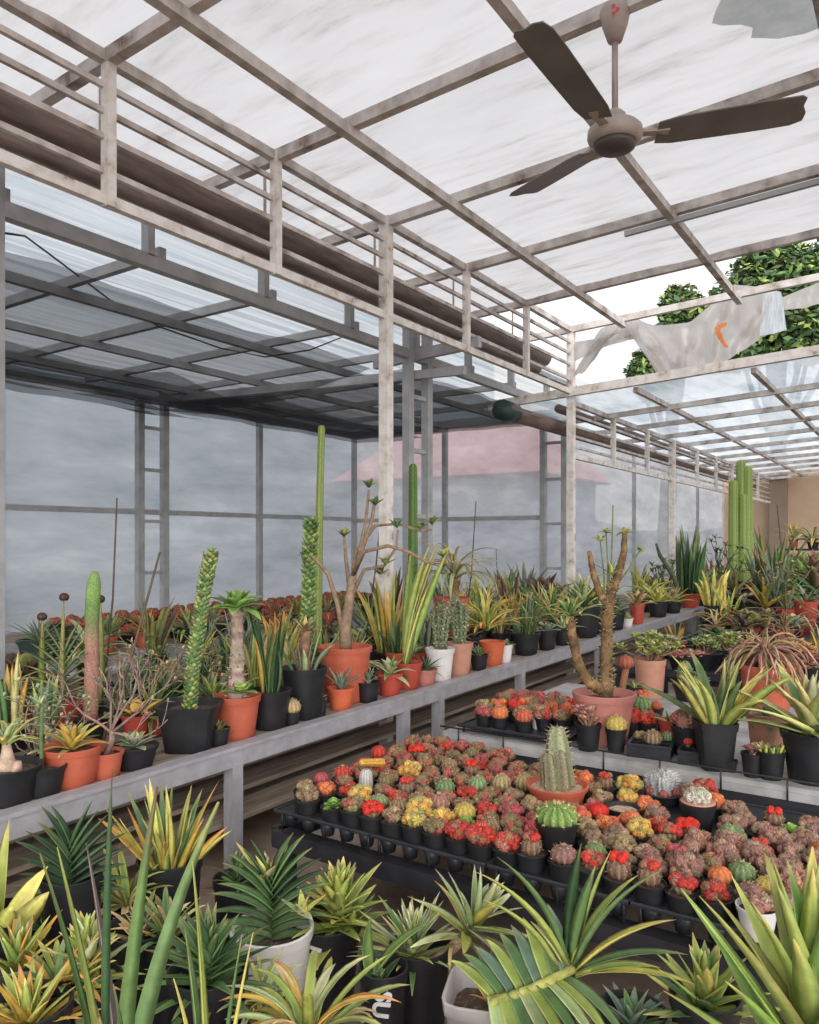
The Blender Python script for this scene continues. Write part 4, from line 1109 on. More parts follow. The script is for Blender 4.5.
def adenium(s):
    loc = at(345, 700, LD)*1.0; k = s/(LD/160.0); loc.x *= k; loc.y *= k; zc = dist(loc); o = loc+Vector((0, 0, 54*s*.84))
    def Q(x, y, d=0): return tuple(atz(x, y, zc+d)-o)
    b = MB(); c = (150, 128, 108)
    def br(pts, r): b.tube([Q(*p) for p in pts], [r[0]*s*(1-i/(len(pts)-1))+r[1]*s*i/(len(pts)-1) for i in range(len(pts))], 8, c, bump=.06)
    br([(346, 652), (345, 630), (349, 602), (352, 576)], (6.5, 4))
    br([(344, 640), (338, 606), (328, 574), (312, 556)], (3.2, 1.6))
    br([(352, 580), (362, 550), (372, 520), (375, 500)], (2.6, 1.5)); br([(350, 592), (346, 560), (344, 537, -.1)], (2.4, 1.4))
    br([(352, 578), (356, 552, .1), (375, 526, .15), (398, 524, .2), (420, 531, .2), (432, 530, .2)], (2.2, 1.1))
    br([(353, 576), (364, 552, -.1), (388, 546, -.15), (408, 552, -.2), (428, 563, -.2), (442, 560, -.2)], (2.2, 1.1))
    br([(350, 600), (364, 570, .05), (384, 566, .05), (396, 548, .05), (398, 530, .05)], (2.2, 1.1)); br([(348, 620), (354, 580), (366, 520), (369, 490)], (2.4, 1.2))
    g = MB(); rn = random.Random(5)
    for x, y, d in ((369, 488, 0), (375, 506, 0), (397, 528, .05), (432, 525, .2), (344, 537, -.1), (386, 565, 0), (443, 558, -.2), (312, 553, 0), (380, 575, .1), (420, 530, .2)):
        rosette(11, 12*s, 2.6*s, ['green', 'olive', 'lime'], rn.randint(0, 999), 1.45, .5, .3, 'spoon', base=Q(x, y, d), mb=g)
    return [('branches', b, 'bark'), ('foliage', g, 'leaf')]
put('potted_adenium', 'big branching adenium with leaf tufts in a large terracotta pot', 345, 700, LD, 52, 54, 'round', 'terracotta', adenium)
stake('thin dark stake rising among the adenium branches', 362, 668, LD, (386, 462))
put('potted_agave', 'dark leafless-looking agave in a small black pot between terracotta pots', 368, 707, LD, 24, 20, 'round', 'black', hen(9, 24, 2.6, ['grey', 'blue'], 36, el0=1.5, el1=.8))
put('potted_agave', 'pale green agave with curling leaves in a red pot on the rail', 390, 700, LD, 26, 22, 'round', 'redplastic', hen(14, 34, 4, ['pale', 'lime', 'green'], 38, el1=.1, bend=.9, prof='sword'))
put('potted_agave', 'dark green spiky rosette in a brown pot beside the red pot', 425, 690, LD, 24, 16, 'round', 'faded', hen(22, 24, 2.4, ['deep', 'green'], 40, el1=.1, bend=.4))
def bigleaf(s):
    g = MB(); rn = random.Random(3)
    for i in range(8):
        ce, cm, ct = pal(rn.choice(('lime', 'varie', 'green', 'yellow')), .12, rn)
        leaf(g, (rn.uniform(-4, 4)*s, rn.uniform(-4, 4)*s, 0), AW+rn.uniform(-.5, .5), PI/2-rn.uniform(.02, .34), rn.uniform(90, 135)*s, 6.5*s, rn.uniform(0, .35), None, .5, ce, cm, ct, 8, 'sword', 0, rn.uniform(-1, 1))
    return FL(g)
put('potted_sansevieria', 'tall broad yellow-green sword leaves leaning right in a red pot', 407, 688, LD, 30, 26, 'round', 'redplastic', bigleaf)
def bristly(seed):
    def f(s):
        g = MB(); rn = random.Random(seed)
        for i in range(9):
            a = i*GA; r = 5*s*math.sqrt(i/9)
            p = [(r*math.cos(a), r*math.sin(a), 0), (r*1.5*math.cos(a), r*1.5*math.sin(a), 24*s), (r*2.1*math.cos(a)+rn.uniform(-3, 3)*s, r*2.1*math.sin(a), rn.uniform(38, 58)*s)]
            knobbly(g, p, 1.9*s, (122, 134, 104), (162, 160, 130), seed+i, .8, 6)
        return [('stems', g, 'cactus')]
    return f
put('potted_euphorbia', 'grey bristly upright stems in a white pot on the left bench', 440, 687, LD, 29, 32, 'round', 'white', bristly(3))
put('potted_euphorbia', 'grey bristly stems in a beige pot right beside the white pot', 459, 682, LD, 28, 32, 'round', 'beige', bristly(9))
put('potted_agave', 'little green agave in a black pot right of the beige pot', 479, 675, LD, 18, 16, 'round', 'black', hen(14, 20, 2.6, ['green', 'grey'], 44))
put('potted_spider_plant', 'yellow-green spreading plant in an orange pot on the left bench', 492, 670, LD, 26, 24, 'round', 'orange', lambda s: FL(arching(46, 48*s, 1.9*s, ['yellow', 'lime', 'goldorange'], 46, el=(.3, 1.4), bend=(.5, 1.4), base=(-6*s, 0, 14*s))))
put('potted_succulent', 'tiny green succulent in a white cup beside the orange pot', 505, 668, LD, 15, 18, 'round', 'white', hen(12, 12, 3, ['blue', 'green'], 47, prof='spoon'))
put('potted_grass_lily', 'fine green tuft in a wide black pot behind the rail', 526, 664, LD, 28, 22, 'round', 'black', lambda s: FL(spears(40, 36*s, 1.1*s, ['green', 'deep', 'olive'], 48, 9*s, .3, .5, 'spike')))
put('potted_succulent', 'grey-blue rosette in a narrow black pot right of the green tuft', 547, 658, LD, 19, 20, 'round', 'black', hen(18, 17, 4, ['grey', 'blue'], 49, prof='spoon'))
put('potted_agave', 'straw-tinted narrow agave in a black pot before the white post', 563, 654, LD, 19, 18, 'round', 'black', hen(18, 26, 2.6, ['straw', 'pale', 'green'], 50))
put('potted_dracaena', 'variegated yellow-green dracaena tuft in a black pot in front of the white post', 583, 650, LD, 34, 30, 'round', 'black', lambda s: FL(rosette(26, 42*s, 4*s, ['pale', 'yellow', 'green'], 51, 1.5, .2, .6, 'sword', stem=12*s)))
def ponytail(s):
    g = arching(44, 62*s, 1.7*s, ['straw', 'straw', 'pale', 'olive'], 52, el=(.5, 1.5), bend=(1.0, 2.9), base=(3*s, 0, 26*s))
    b = MB(); trunkm(b, [(0, 0, 0), (2*s, 0, 12*s), (3*s, 0, 28*s)], [6*s, 5*s, 4*s], (150, 120, 84), (120, 96, 70), 4)
    return [('trunk', b, 'bark'), ('foliage', g, 'leaf')]
put('potted_dracaena', 'straw-coloured weeping plant in a tall terracotta pot raised behind the beige pot', 452, 655, LD, 34, 58, 'round', 'terracotta', ponytail)
stake('dark stake standing behind the weeping plant', 464, 640, LD, (476, 501))
stake('thin stake right of the weeping plant', 497, 640, LD, (496, 549), .004)
# second rank on the left bench
put('potted_sansevieria', 'narrow golden sword leaves behind the terracotta adenium pot', 390, 672, LD, 28, 20, 'round', 'black', lambda s: FL(spears(16, 92*s, 3.2*s, ['goldorange', 'straw', 'lime'], 54, 12*s, .22, .3)))
put('potted_fan_palm', 'dark green fan of leaves behind the adenium', 374, 668, LD, 24, 18, 'round', 'black', lambda s: FL(fan(8, 50*s, 3.4*s, ['green', 'deep', 'lime'], 55, AW, rise=1.6*s, bend=.2)))
put('potted_spider_plant', 'yellow-green grassy clump behind the orange pot', 480, 648, LD, 26, 18, 'round', 'black', lambda s: FL(arching(50, 46*s, 2*s, ['yellow', 'lime', 'green'], 56, el=(.2, 1.3), bend=(.3, 1.1), base=(0, 0, 4*s))))
for i, (x, y, ps, L) in enumerate(((512, 640, ['goldorange', 'olive', 'redgreen'], 44), (530, 640, ['green', 'blue', 'pale'], 40), (552, 636, ['yellow', 'green', 'pale'], 52), (570, 632, ['pale', 'green', 'straw'], 46), (596, 630, ['green', 'pale', 'yellow'], 50), (540, 628, ['lime', 'straw'], 40))):
    put('potted_agave', '%s spiky clump, %s of the six clumps behind the black pots before the back wall' % (('amber', 'bluish', 'yellow-striped', 'pale', 'greenish', 'lime')[i], ordinal(i)), x, y, LD, 24, 18, 'round', 'black', lambda s, ps=ps, L=L, i=i: FL(rosette(34, L*s, 2.6*s, ps, 60+i, 1.5, .2, .5, 'lance', stem=6*s)))
put('potted_bromeliad', 'dark brown leafy rosette against the back film wall', 545, 626, LD, 30, 22, 'round', 'black', hen(18, 40, 7, ['brown'], 66, el0=1.3, el1=.15, bend=.4, prof='spoon', stem=10))
put('potted_sansevieria', 'reddish-tipped stubby leaves beside the dark brown rosette', 512, 626, LD, 22, 16, 'round', 'faded', lambda s: FL(spears(8, 46*s, 4*s, ['redgreen', 'brown', 'olive'], 67, 8*s, .2, .1)))
# along the far part of the rail
far = [(600, 640, 22, 20, 'black', 'green clump'), (615, 637, 20, 18, 'black', 'dark clump'), (637, 632, 15, 20, 'redplastic', 'sparse plant'), (627, 634, 12, 9, 'white', 'tiny sprout'), (658, 626, 20, 16, 'black', 'yellow-leaved plant'), (673, 623, 17, 12, 'black', 'straw-tinted plant'), (705, 615, 16, 12, 'black', 'dull plant')]
for i, (x, y, w_, h_, mt, nm) in enumerate(far):
    ps = [['green', 'pale'], ['deep', 'green'], ['straw', 'redgreen'], ['lime'], ['yellow', 'lime'], ['straw', 'lime'], ['olive', 'redgreen']][i]
    put('potted_agave', '%s in a %s pot, %s along the far end of the rail' % (nm, {'black': 'black', 'redplastic': 'red', 'white': 'white'}[mt], ordinal(i)), x, y, LD, w_, h_, 'round', mt, lambda s, ps=ps, i=i: FL(rosette(18, (26 if i != 3 else 8)*s, 2.8*s, ps, 70+i, 1.5, .3, .6, 'sword')))
put('potted_sansevieria', 'dense upright blue-green sword leaves in a red pot near the second white post', 689, 616, LD, 24, 14, 'round', 'redplastic', lambda s: FL(spears(26, 74*s, 3.6*s, ['green', 'blue', 'deep', 'green'], 80, 9*s, .1, .05, 'sword', .3)))
put('potted_bromeliad', 'red-leaved flat rosette under the blue-green sword leaves', 697, 617, LD, 16, 8, 'round', 'black', hen(14, 14, 4, ['pink', 'redgreen'], 81, el0=.9, el1=.05))
put('potted_spider_plant', 'yellow grassy mound by the far rail below the lower girder', 650, 612, LD, 22, 14, 'round', 'black', lambda s: FL(arching(50, 30*s, 2*s, ['yellow', 'lime'], 82, el=(.3, 1.4), bend=(.5, 1.3))))
put('potted_euphorbia', 'dark bent branch leaning across the second white post', 672, 612, LD, 14, 10, 'round', 'black', lambda s: [('branch', (lambda g: (g.tube([(10*s*CS, 10*s*SN, 0), (2*s*CS, 2*s*SN, 26*s), (-12*s*CS, -12*s*SN, 48*s), (-16*s*CS, -16*s*SN, 60*s)], [2.4*s, 2.2*s, 2*s, 1*s], 7, (84, 88, 70)), g)[1])(MB()), 'bark')])
# flat corky cactus and the near left clutter
def corky(s):
    g = MB(); sp_ = 7*s
    n = 14; P = [(0, 0, i*150*s/n) for i in range(n+1)]
    cols = [(mix((164, 122, 108), (120, 150, 88), min(1, max(0, (i/n-.5)*4)))) for i in range(n+1)]
    g.tube([(math.sin(i*.5)*1.5*s+i*.5*s, 0, i*150*s/n) for i in range(n+1)], [sp_*(1.05 if i < 7 else 1.0)*(.96 if i % 2 else 1.05) for i in range(n)]+[sp_*.5], 9, [jit(c, .08) for c in cols], bump=.06)
    return [('stem', g, 'cactus')]
put('potted_cactus', 'old cactus with brown corky base and green top, near the left end', 90, 742, LD, 30, 24, 'round', 'black', corky, 0, 'cactus')
def tipfan(s):
    g = fan(9, 46*s, 4.2*s, ['olive', 'lime', 'green', 'tipbrown'], 90, AW+.2, rise=3*s, bend=.35, s=.2)
    for i, (dx, h) in enumerate(((-2, 108), (34, 106), (-24, 88))):
        spears(1, h*s, 5*s, ['olive'], 91+i, .3*s, .004, 0, vary=0, base=(dx*s*CS, dx*s*SN, 0), mb=g)
        ball(g, (dx*s*CS, dx*s*SN, h*s*.98), 5*s, 7, (92, 66, 54), (66, 48, 42))
    return FL(g)
put('potted_sansevieria', 'fan-shaped sansevieria with brown dried tips in a red pot', 66, 728, LD, 40, 30, 'round', 'redplastic', tipfan)
def upright(n, L, w, ps, seed, r=10, lean=.15, bend=.15): return lambda s: FL(spears(n, L*s, w*s, ps, seed, r*s, lean, bend))
put('potted_sansevieria', 'upright yellow-edged sword leaves at the extreme left of the bench', 12, 750, LD, 36, 24, 'round', 'black', upright(14, 80, 4.4, ['green', 'varie', 'goldorange'], 95))
put('potted_sansevieria', 'green sword leaves between the extreme left clump and the corky cactus', 44, 752, LD, 34, 22, 'round', 'black', upright(12, 62, 5, ['green', 'lime', 'grey'], 96))
put('potted_aloe', 'broad pale green leaves above the terracotta bromeliad', 56, 770, LD, 30, 18, 'round', 'black', hen(12, 44, 7, ['pale', 'green', 'grey'], 97, el0=1.4, el1=.4, prof='sword'))
put('potted_bromeliad', 'fallen yellow-leaved plant in a red pot right of the corky cactus', 136, 740, LD, 28, 26, 'round', 'redplastic', hen(10, 40, 6, ['goldorange', 'olive'], 98, el0=1.0, el1=.05, prof='spoon'))
nearfill = [(112, 726, ['green', 'grey', 'olive'], 'grey-green low rosette', 34), (152, 734, ['olive', 'tipbrown'], 'long olive-leaved plant', 60), (168, 720, ['green', 'deep'], 'dark arching-leaved plant', 54), (124, 716, ['grey', 'green'], 'silvery low plant', 36), (214, 724, ['green', 'lime'], 'narrow green upright clump', 62), (146, 700, ['green', 'grey'], 'soft green leafy plant', 38), (98, 704, ['grey', 'pale'], 'pale sprawling plant', 34), (28, 716, ['green', 'blue'], 'blue-green rosette', 40), (172, 700, ['straw', 'green'], 'straw-leaved plant', 40), (208, 702, ['deep', 'green'], 'dark green clump', 44), (8, 716, ['redgreen', 'green'], 'reddish clump', 46)]
for i, (x, y, ps, nm, L) in enumerate(nearfill):
    put('potted_agave', '%s in the crowded near end of the left bench' % nm, x, y, LD, 30, 20, 'round', ('black', 'terracotta', 'black')[i % 3], lambda s, ps=ps, L=L, i=i: FL(rosette(20, L*s, 3.8*s, ps, 100+i, 1.5, .15, .8, ('sword', 'lance')[i % 2])))
def wiry(n, L, col, seed, leafp):
    def f(s):
        rn = random.Random(seed); b = MB(); tips = []
        for i in range(n):
            a = i*GA; e = rn.uniform(.5, 1.4); branchy(b, (0, 0, 0), (math.cos(a)*math.cos(e), math.sin(a)*math.cos(e), math.sin(e)), L*s*rn.uniform(.7, 1.1), 1.0*s, 1, rn, col, .4, (2, 3), tips, .2)
        g = MB()
        for p, d in tips: rosette(4, 9*s, 1.5*s, leafp, rn.randint(0, 99), 1.1, .1, .5, 'spoon', base=tuple(p), mb=g, n_seg=4)
        return [('branches', b, 'bark'), ('foliage', g, 'leaf')]
    return f
for i, (x, y, L, lp, lab) in enumerate(((140, 730, 44, ['straw', 'green'], 'straggly straw-twigged shrub right of the corky cactus'), (62, 752, 46, ['pale', 'grey'], 'thin pale-twigged shrub left of the twiggy bonsai'), (162, 712, 50, ['green', 'olive'], 'tangled green-leaved twigs behind the square black pot'), (36, 770, 34, ['straw', 'mauve'], 'dry mauve twigs behind the thin stalk plant'), (205, 716, 40, ['green', 'straw'], 'fine twigs between the snake-like cactus and the thick trunk'))):
    put('potted_shrub', lab, x, y, LD, 22, 16, 'round', 'black', wiry(8, L, (150, 132, 116), 800+i, lp))
midfill = [(256, 706, ['goldorange', 'lime', 'straw'], 'yellow grassy clump', 70, 3), (282, 700, ['goldorange', 'yellow'], 'golden sword-leaved clump', 84, 3.4), (244, 696, ['green', 'tipbrown'], 'dark narrow clump', 60, 3), (296, 690, ['green', 'grey'], 'grey-green sword clump', 50, 3), (330, 684, ['olive', 'green'], 'olive clump', 40, 3), (270, 682, ['lime', 'green'], 'pale lime clump', 60, 3), (350, 676, ['green', 'straw'], 'thin straw clump', 44, 2), (402, 664, ['olive', 'lime'], 'olive-lime clump', 44, 3), (424, 664, ['green', 'grey'], 'slim green clump', 40, 3), (444, 656, ['lime', 'green'], 'lime-green clump', 40, 3), (500, 650, ['straw', 'redgreen'], 'rusty clump', 34, 3), (228, 690, ['olive', 'deep'], 'olive shaded clump', 50, 3)]
for i, (x, y, ps, nm, L, w_) in enumerate(midfill):
    put('potted_sansevieria', '%s among the second rank of pots on the left bench' % nm, x, y, LD, 22, 18, 'round', ('black', 'black', 'terracotta')[i % 3], upright(13, L, w_, ps, 120+i, 8, .3, .4))

# ---------------- wall bench and the narrow bench: rows of red cacti, a few other pots
def redhead(sd):
    k = ('w', sd)
    if k not in HM: HM[k] = cluster(.062, HC['D']+HC['R'], 40+sd, 14, size=.42).mesh('cactus_head', M['cactus'])
    return HM[k]
def rowof(x, y0, n, step, z, row, seed, r=.062):
    rn = random.Random(seed)
    for i in range(n):
        root = thing('potted_cactus', 'red clustered cactus, %s from near end in %s' % (ordinal(i), row), 'cactus', (x+rn.uniform(-.015, .015), y0+i*step, z), rn.uniform(0, 6), 'red cacti on the left wing benches')
        po, h_ = add_pot(root, 'round', r, .085, 'black'); hd = link('cactus_head', redhead(rn.randint(0, 4)), root, (0, 0, h_*.84)); k = rn.uniform(.9, 1.2); hd.scale = (k, k, k)
rowof(-6.75, 4.2, 26, .178, ZL, 'wall bench rear row', 1)
rowof(-6.52, 4.2, 26, .178, ZL, 'wall bench middle row', 2)
rowof(-6.32, 4.2, 26, .178, ZL, 'wall bench front row', 3)
rowof(-5.84, 4.0, 16, .17, ZL-.02, 'narrow bench rear row', 4)
rowof(-5.64, 4.0, 16, .17, ZL-.02, 'narrow bench second row', 5)
rn = random.Random(77)
for i in range(15):
    y = 3.4+.37*i; ps = rn.choice((['green', 'lime'], ['goldorange', 'olive'], ['deep', 'green'], ['grey', 'pale'], ['redgreen', 'straw']))
    potted('potted_agave', '%s spiky plant, %s from the near end along the narrow bench' % ({'green': 'green', 'goldorange': 'golden', 'deep': 'dark green', 'grey': 'silvery', 'redgreen': 'reddish'}[ps[0]], ordinal(i)), 'plant', (-5.34+rn.uniform(-.06, .06), y, ZL-.02), ('round', .09, .13, rn.choice(('black', 'black', 'terracotta'))), FL(rosette(20, rn.uniform(.2, .34), .016, ps, 300+i, 1.5, .2, .6, 'sword')))
t_ = atz(35, 640, 5.6)
potted('potted_agave', 'silvery plant in a turquoise-rimmed tub at the far left', 'plant', (-5.5, 3.3, ZL-.02), ('round', .16, .14, 'darkgreen'), FL(rosette(26, .3, .02, ['grey', 'green'], 333, 1.4, .2, .6)))

# ---------------- right side: middle bench

def spiny(s):
    loc = at(604, 742, BD)*1.0; k = s/(BD/202.0); loc.x *= k; loc.y *= k; zc = dist(loc); o = loc+Vector((0, 0, 50*s*.84))
    def Q(x, y, d=0): return Vector(atz(x, y, zc+d)-o)
    b = MB(); c, c2 = (150, 122, 88), (104, 82, 62); sp_ = (222, 204, 150)
    def br(pts, rr, sd, kn): trunkm(b, [Q(*p) for p in pts], [r*s for r in rr], c, c2, sd, 11, kn, sp_)
    br([(606, 700), (606, 660), (607, 620), (612, 586)], (6.8, 6.4, 6, 4.6), 1, 260)
    br([(612, 590), (619, 572), (624, 552), (625, 532)], (4.6, 4, 3.2, 2.6), 2, 120); br([(608, 606), (600, 594), (593, 572), (589, 551)], (4.6, 3.8, 3, 2.2), 3, 120)
    br([(602, 690), (588, 682, -.05), (577, 660, -.08), (572, 634, -.1), (570, 616, -.1)], (5.4, 5, 4.6, 4.2, 3.8), 4, 160)
    g = MB()
    for x, y, d, L, n in ((570, 617, -.1, 32, 24), (625, 533, 0, 12, 10), (612, 575, -.03, 24, 8), (640, 551, 0, 9, 6), (600, 541, 0, 10, 7), (606, 533, 0, 9, 6)):
        rosette(n, L*s, 2.6*s, ['lime', 'green', 'yellow'], int(x), 1.4, .1, .6, 'sword', base=tuple(Q(x, y, d)), mb=g)
    for a, e in (((604, 612), (600, 540)), ((606, 608), (606, 532)), ((612, 590), (640, 550)), ((606, 610), (613, 505))):
        b.tube([Q(*a), Q((a[0]+e[0])/2+2, (a[1]+e[1])/2), Q(*e)], [1.1*s, .9*s, .7*s], 5, (120, 128, 84))
    return [('trunk', b, 'bark'), ('foliage', g, 'leaf')]
put('potted_pachypodium', 'big spiny branching trunk with leaf tufts in a faded pink pot', 604, 742, BD, 60, 50, 'round', 'faded', spiny)
def jade(n, R_, ps, seed, ls=9):
    def f(s):
        rn = random.Random(seed); b = MB(); g = MB(); tips = []
        for i in range(n):
            a = i*GA; e = rn.uniform(.4, 1.4); branchy(b, (0, 0, -2*s), (math.cos(a)*math.cos(e), math.sin(a)*math.cos(e), math.sin(e)), R_*.6*s, 1.3*s, 1, rn, (150, 120, 100), .5, (2, 2), tips)
        for p, d in tips: rosette(7, ls*s, 2.6*s, ps, rn.randint(0, 999), 1.3, .1, .3, 'spoon', base=tuple(p), mb=g, n_seg=4)
        return [('branches', b, 'bark'), ('foliage', g, 'leaf')]
    return f
put('potted_jade', 'pinkish brown small-leaved jade bush in a black pot before the pink pot', 588, 762, BD, 26, 26, 'round', 'black', jade(10, 22, ['pink', 'straw', 'mauve'], 5, 7))
put('potted_jade', 'pale green jade bush in a tall terracotta pot', 650, 697, BD, 30, 38, 'round', 'beige', jade(16, 34, ['lime', 'green', 'pale'], 7, 9), taper=.85)
def stalkball(s):
    g = MB(); g.tube([(0, 0, 0), (3*s, 2*s, 18*s), (6*s, 3*s, 36*s)], [4*s, 3.4*s, 3.4*s], 8, (150, 104, 80)); ball(g, (6*s, 3*s, 42*s), 8*s, 9, (186, 110, 84), (140, 84, 66), sp=(200, 160, 120), spn=2)
    return [('stem', g, 'cactus')]
put('potted_cactus', 'reddish ball grafted on a long brown stalk beside the spiny trunk', 619, 716, BD, 14, 14, 'round', 'black', stalkball, 0, 'cactus')
put('potted_succulent', 'tiny pale sprig in a small black pot left of the jade pot', 634, 700, BD, 17, 14, 'round', 'black', hen(7, 12, 2.4, ['pale', 'lime'], 140))
put('potted_sansevieria', 'spreading yellow and green sword-leaved sansevieria in a square black pot', 715, 772, BD, 38, 48, 'square', 'black', lambda s: FL(spears(34, 86*s, 5.6*s, ['yellow', 'yellow', 'varie', 'lime', 'green'], 141, 12*s, .66, .45, 'sword', .5)), .5)
put('potted_cactus', 'mauve clustered cactus in a black pot left of the yellow sansevieria', 687, 755, BD, 30, 30, 'round', 'black', lambda s: [('cactus_head', cluster(17*s, HC['M']+HC['P'], 31, 16, size=.4), 'cactus')], 0, 'cactus')
put('potted_succulent', 'trailing grey-green succulent in a terracotta pot behind the two small black pots', 767, 757, BD, 38, 44, 'round', 'beige', hen(24, 26, 3.4, ['green', 'grey', 'blue'], 143, el1=-.1, bend=.9, prof='spoon'))
put('potted_agave', 'big yellow-edged green agave in a black pot at the right edge', 812, 784, BD, 56, 50, 'round', 'black', lambda s: FL(rosette(28, 92*s, 12*s, ['varie', 'lime', 'pale', 'green'], 144, 1.45, .15, .35, 'lance', .45, 10*s)))
put('potted_jade', 'pinkish leaves in the left of two small black pots on the cement sheet', 752, 776, BD, 20, 24, 'round', 'black', jade(7, 14, ['pink', 'mauve', 'straw'], 8, 5))
put('potted_succulent', 'yellow-green upright tuft in the right of two small black pots', 771, 784, BD, 27, 28, 'round', 'black', lambda s: FL(spears(26, 14*s, 2.4*s, ['lime', 'yellow', 'green'], 146, 11*s, .3, .1, 'spoon')))
small = [('616,757,BY', 'brown-gold ball cactus in a tapered black pot by the wire guard', 20, 24, 'black', 1.15), ('653,756,BB', 'tan ball cactus standing behind the six-cell tray', 18, 14, 'black', 1.1), ('641,712,fO', 'bright orange cactus beside the terracotta jade pot', 17, 13, 'black', 1), ('626,714,cO', 'orange-brown cactus beside the pink pot', 16, 13, 'black', 1), ('641,724,bG', 'flat green cactus in a red dish', 22, 14, 'redplastic', 1), ('633,738,cR', 'red shaggy cactus behind the brown-gold ball', 20, 18, 'black', 1.1), ('648,740,cR', 'second red shaggy cactus left of the little red pot', 20, 18, 'black', 1.1), ('656,722,bO', 'orange ball cactus behind the little red pot', 14, 14, 'black', .9), ('617,733,sR', 'red knob cactus next to the pink pot', 14, 14, 'black', .8), ('662,738,cD', 'dusky cactus squeezed left of the red pot', 16, 14, 'black', 1)]
for i, (tok, lab, w_, h_, mt, sc_) in enumerate(small):
    x, y, kc = tok.split(','); x, y = float(x), float(y)
    loc, s = spot(x, y, BD); k_ = max(1, (By0+.06+w_*s/2)/loc.y); loc.x *= k_; loc.y *= k_; s *= k_; root = thing('potted_cactus', lab, 'cactus', loc, i)
    po, hh = add_pot(root, 'round', w_*s/2, h_*s, mt); hd = link('cactus_head', head(kc[0] if kc[0] != 'B' else 'b', kc[1], i % 3), root, (0, 0, hh*.84)); q = w_*s/2/.036*sc_; hd.scale = (q, q, q)
put('potted_agave', 'small green leaf plant in a little bright red pot', 669, 745, BD, 20, 26, 'round', 'redplastic', hen(6, 18, 3, ['green', 'lime'], 150, el1=.1))
put('potted_cactus', 'pale green pointed cactus in a low black pot right of the red pot', 679, 752, BD, 20, 10, 'round', 'black', lambda s: [('cactus_head', (lambda g: (ball(g, (0, 0, 5*s), 7*s, 8, (206, 202, 150), (150, 160, 110), flat=1.5), g)[1])(MB()), 'cactus')], 0, 'cactus')
def celltray(label, px, py, wpx, dpx, hpx, nx, ny):
    loc, s = spot(px, py, BD); k_ = max(1, (By0+.17)/loc.y); loc.x *= k_; loc.y *= k_; w_, d_, h_ = wpx*s, dpx*s*1.1, hpx*s
    t = thing('seed_tray', label, 'tray', (loc.x, loc.y, loc.z), .14)
    g = MB()
    for x in range(nx+1): g.box((-w_/2+x*w_/nx, 0, h_/2), (.006, d_, h_))
    for y in range(ny+1): g.box((0, -d_/2+y*d_/ny, h_/2), (w_+.006, .006, h_))
    g.box((0, 0, .003), (w_, d_, .006))
    for a, b in (((-1, -1), (1, -1)), ((1, -1), (1, 1)), ((1, 1), (-1, 1)), ((-1, 1), (-1, -1))):
        g.tube([(a[0]*w_/2, a[1]*d_/2, h_), (b[0]*w_/2, b[1]*d_/2, h_)], .008, 6)
    link('cell_grid', g.mesh('cell_grid', M['tray'], False), t)
    return t, loc, s, w_, d_
for lab, px, py, w_, tok in (('black six-cell tray left of the one with the orange cactus', 652, 777, 44, ((-.34, .2, 'cB'), (.34, .3, 'bG'))), ('black tray with an orange cactus beside the square black pot', 704, 784, 48, ((-.36, .1, 'sR'), (-.2, .3, 'cB'), (0, .1, 'mM'), (.1, -.25, 'bG'), (.36, .2, 'cO')))):
    t, loc, s, W_, D_ = celltray(lab, px, py, w_, 44, 13, 3, 2)
    for k, (a, b, kc) in enumerate(tok):
        c = Vector((a*W_, b*D_, 0)); c.rotate(Matrix.Rotation(.14, 3, 'Z').to_euler())
        root = thing('potted_cactus', '%s cactus, %s from left inside the %s' % (HN[kc[1]], ordinal(k), 'six-cell tray' if px < 690 else 'tray beside the square black pot'), 'cactus', (loc.x+c.x, loc.y+c.y, ZB+.006), k)
        po, hh = add_pot(root, 'round', .027, .05, 'black'); hd = link('cactus_head', head(kc[0], kc[1], k % 3), root, (0, 0, hh*.84)); hd.scale = (.8, .8, .8)
g = MB(); loc, s = spot(731, 788, BD); k_ = max(1, (By0+.08)/loc.y); loc.x *= k_; loc.y *= k_; o = thing('square_pot', 'empty little square black pot at the right end of the tray', 'pot', loc, .2); add_pot(o, 'square', 7*s, 12*s, 'black')
# tray of cacti at the left end of the middle bench
t = thing('plant_tray', 'black plastic tray of red and orange cacti on the middle bench', 'tray', (-1.88, By0+.03, ZB))
g = MB(); g.box((.27, .28, .03), (.52, .54, .006))
for a, b in (((0, 0), (.54, 0)), ((.54, 0), (.54, .56)), ((.54, .56), (0, .56)), ((0, .56), (0, 0))): g.tube([(*a, .034), (*b, .034)], .008, 6)
link('tray_sheet', g.mesh('tray_sheet', M['tray'], False), t)
for a, b in ((.02, .02), (.52, .02), (.02, .54), (.52, .54)):
    g = MB(); g.tube([(a, b, 0), (a, b, .03)], .006, 6); link('foot', g.mesh('foot', M['blacksteel']), t)
tt = "478,711,cP 496,711,bO 514,717,bO 485,703,mB 513,703,fF 526,701,cO 523,710,mB 545,711,cR 543,691,mP 555,687,mP 569,689,mP 535,696,cD 549,696,cD 559,702,bB 571,696,cR 576,692,cR 566,706,cO 500,702,cO 532,690,cP 560,712,cD 550,704,cO 538,704,cB 580,700,cO 505,694,cD 520,692,cD"
es = []
for tok in tt.split():
    x, y, kc = tok.split(','); p = at(float(x), float(y), .80); es.append([p.x, p.y, kc])
for it in range(40):
    for i in range(len(es)):
        for j in range(i):
            a, b = es[i], es[j]; dx, dy = a[0]-b[0], a[1]-b[1]; d = math.hypot(dx, dy)
            if d < .085:
                if d < 1e-4: dx, d = 1e-4, 1e-4
                k = (.085-d)/d*.5; a[0] += dx*k; a[1] += dy*k; b[0] -= dx*k; b[1] -= dy*k
        es[i][0] = min(max(es[i][0], -1.835), -1.385); es[i][1] = min(max(es[i][1], By0+.075), By0+.545)
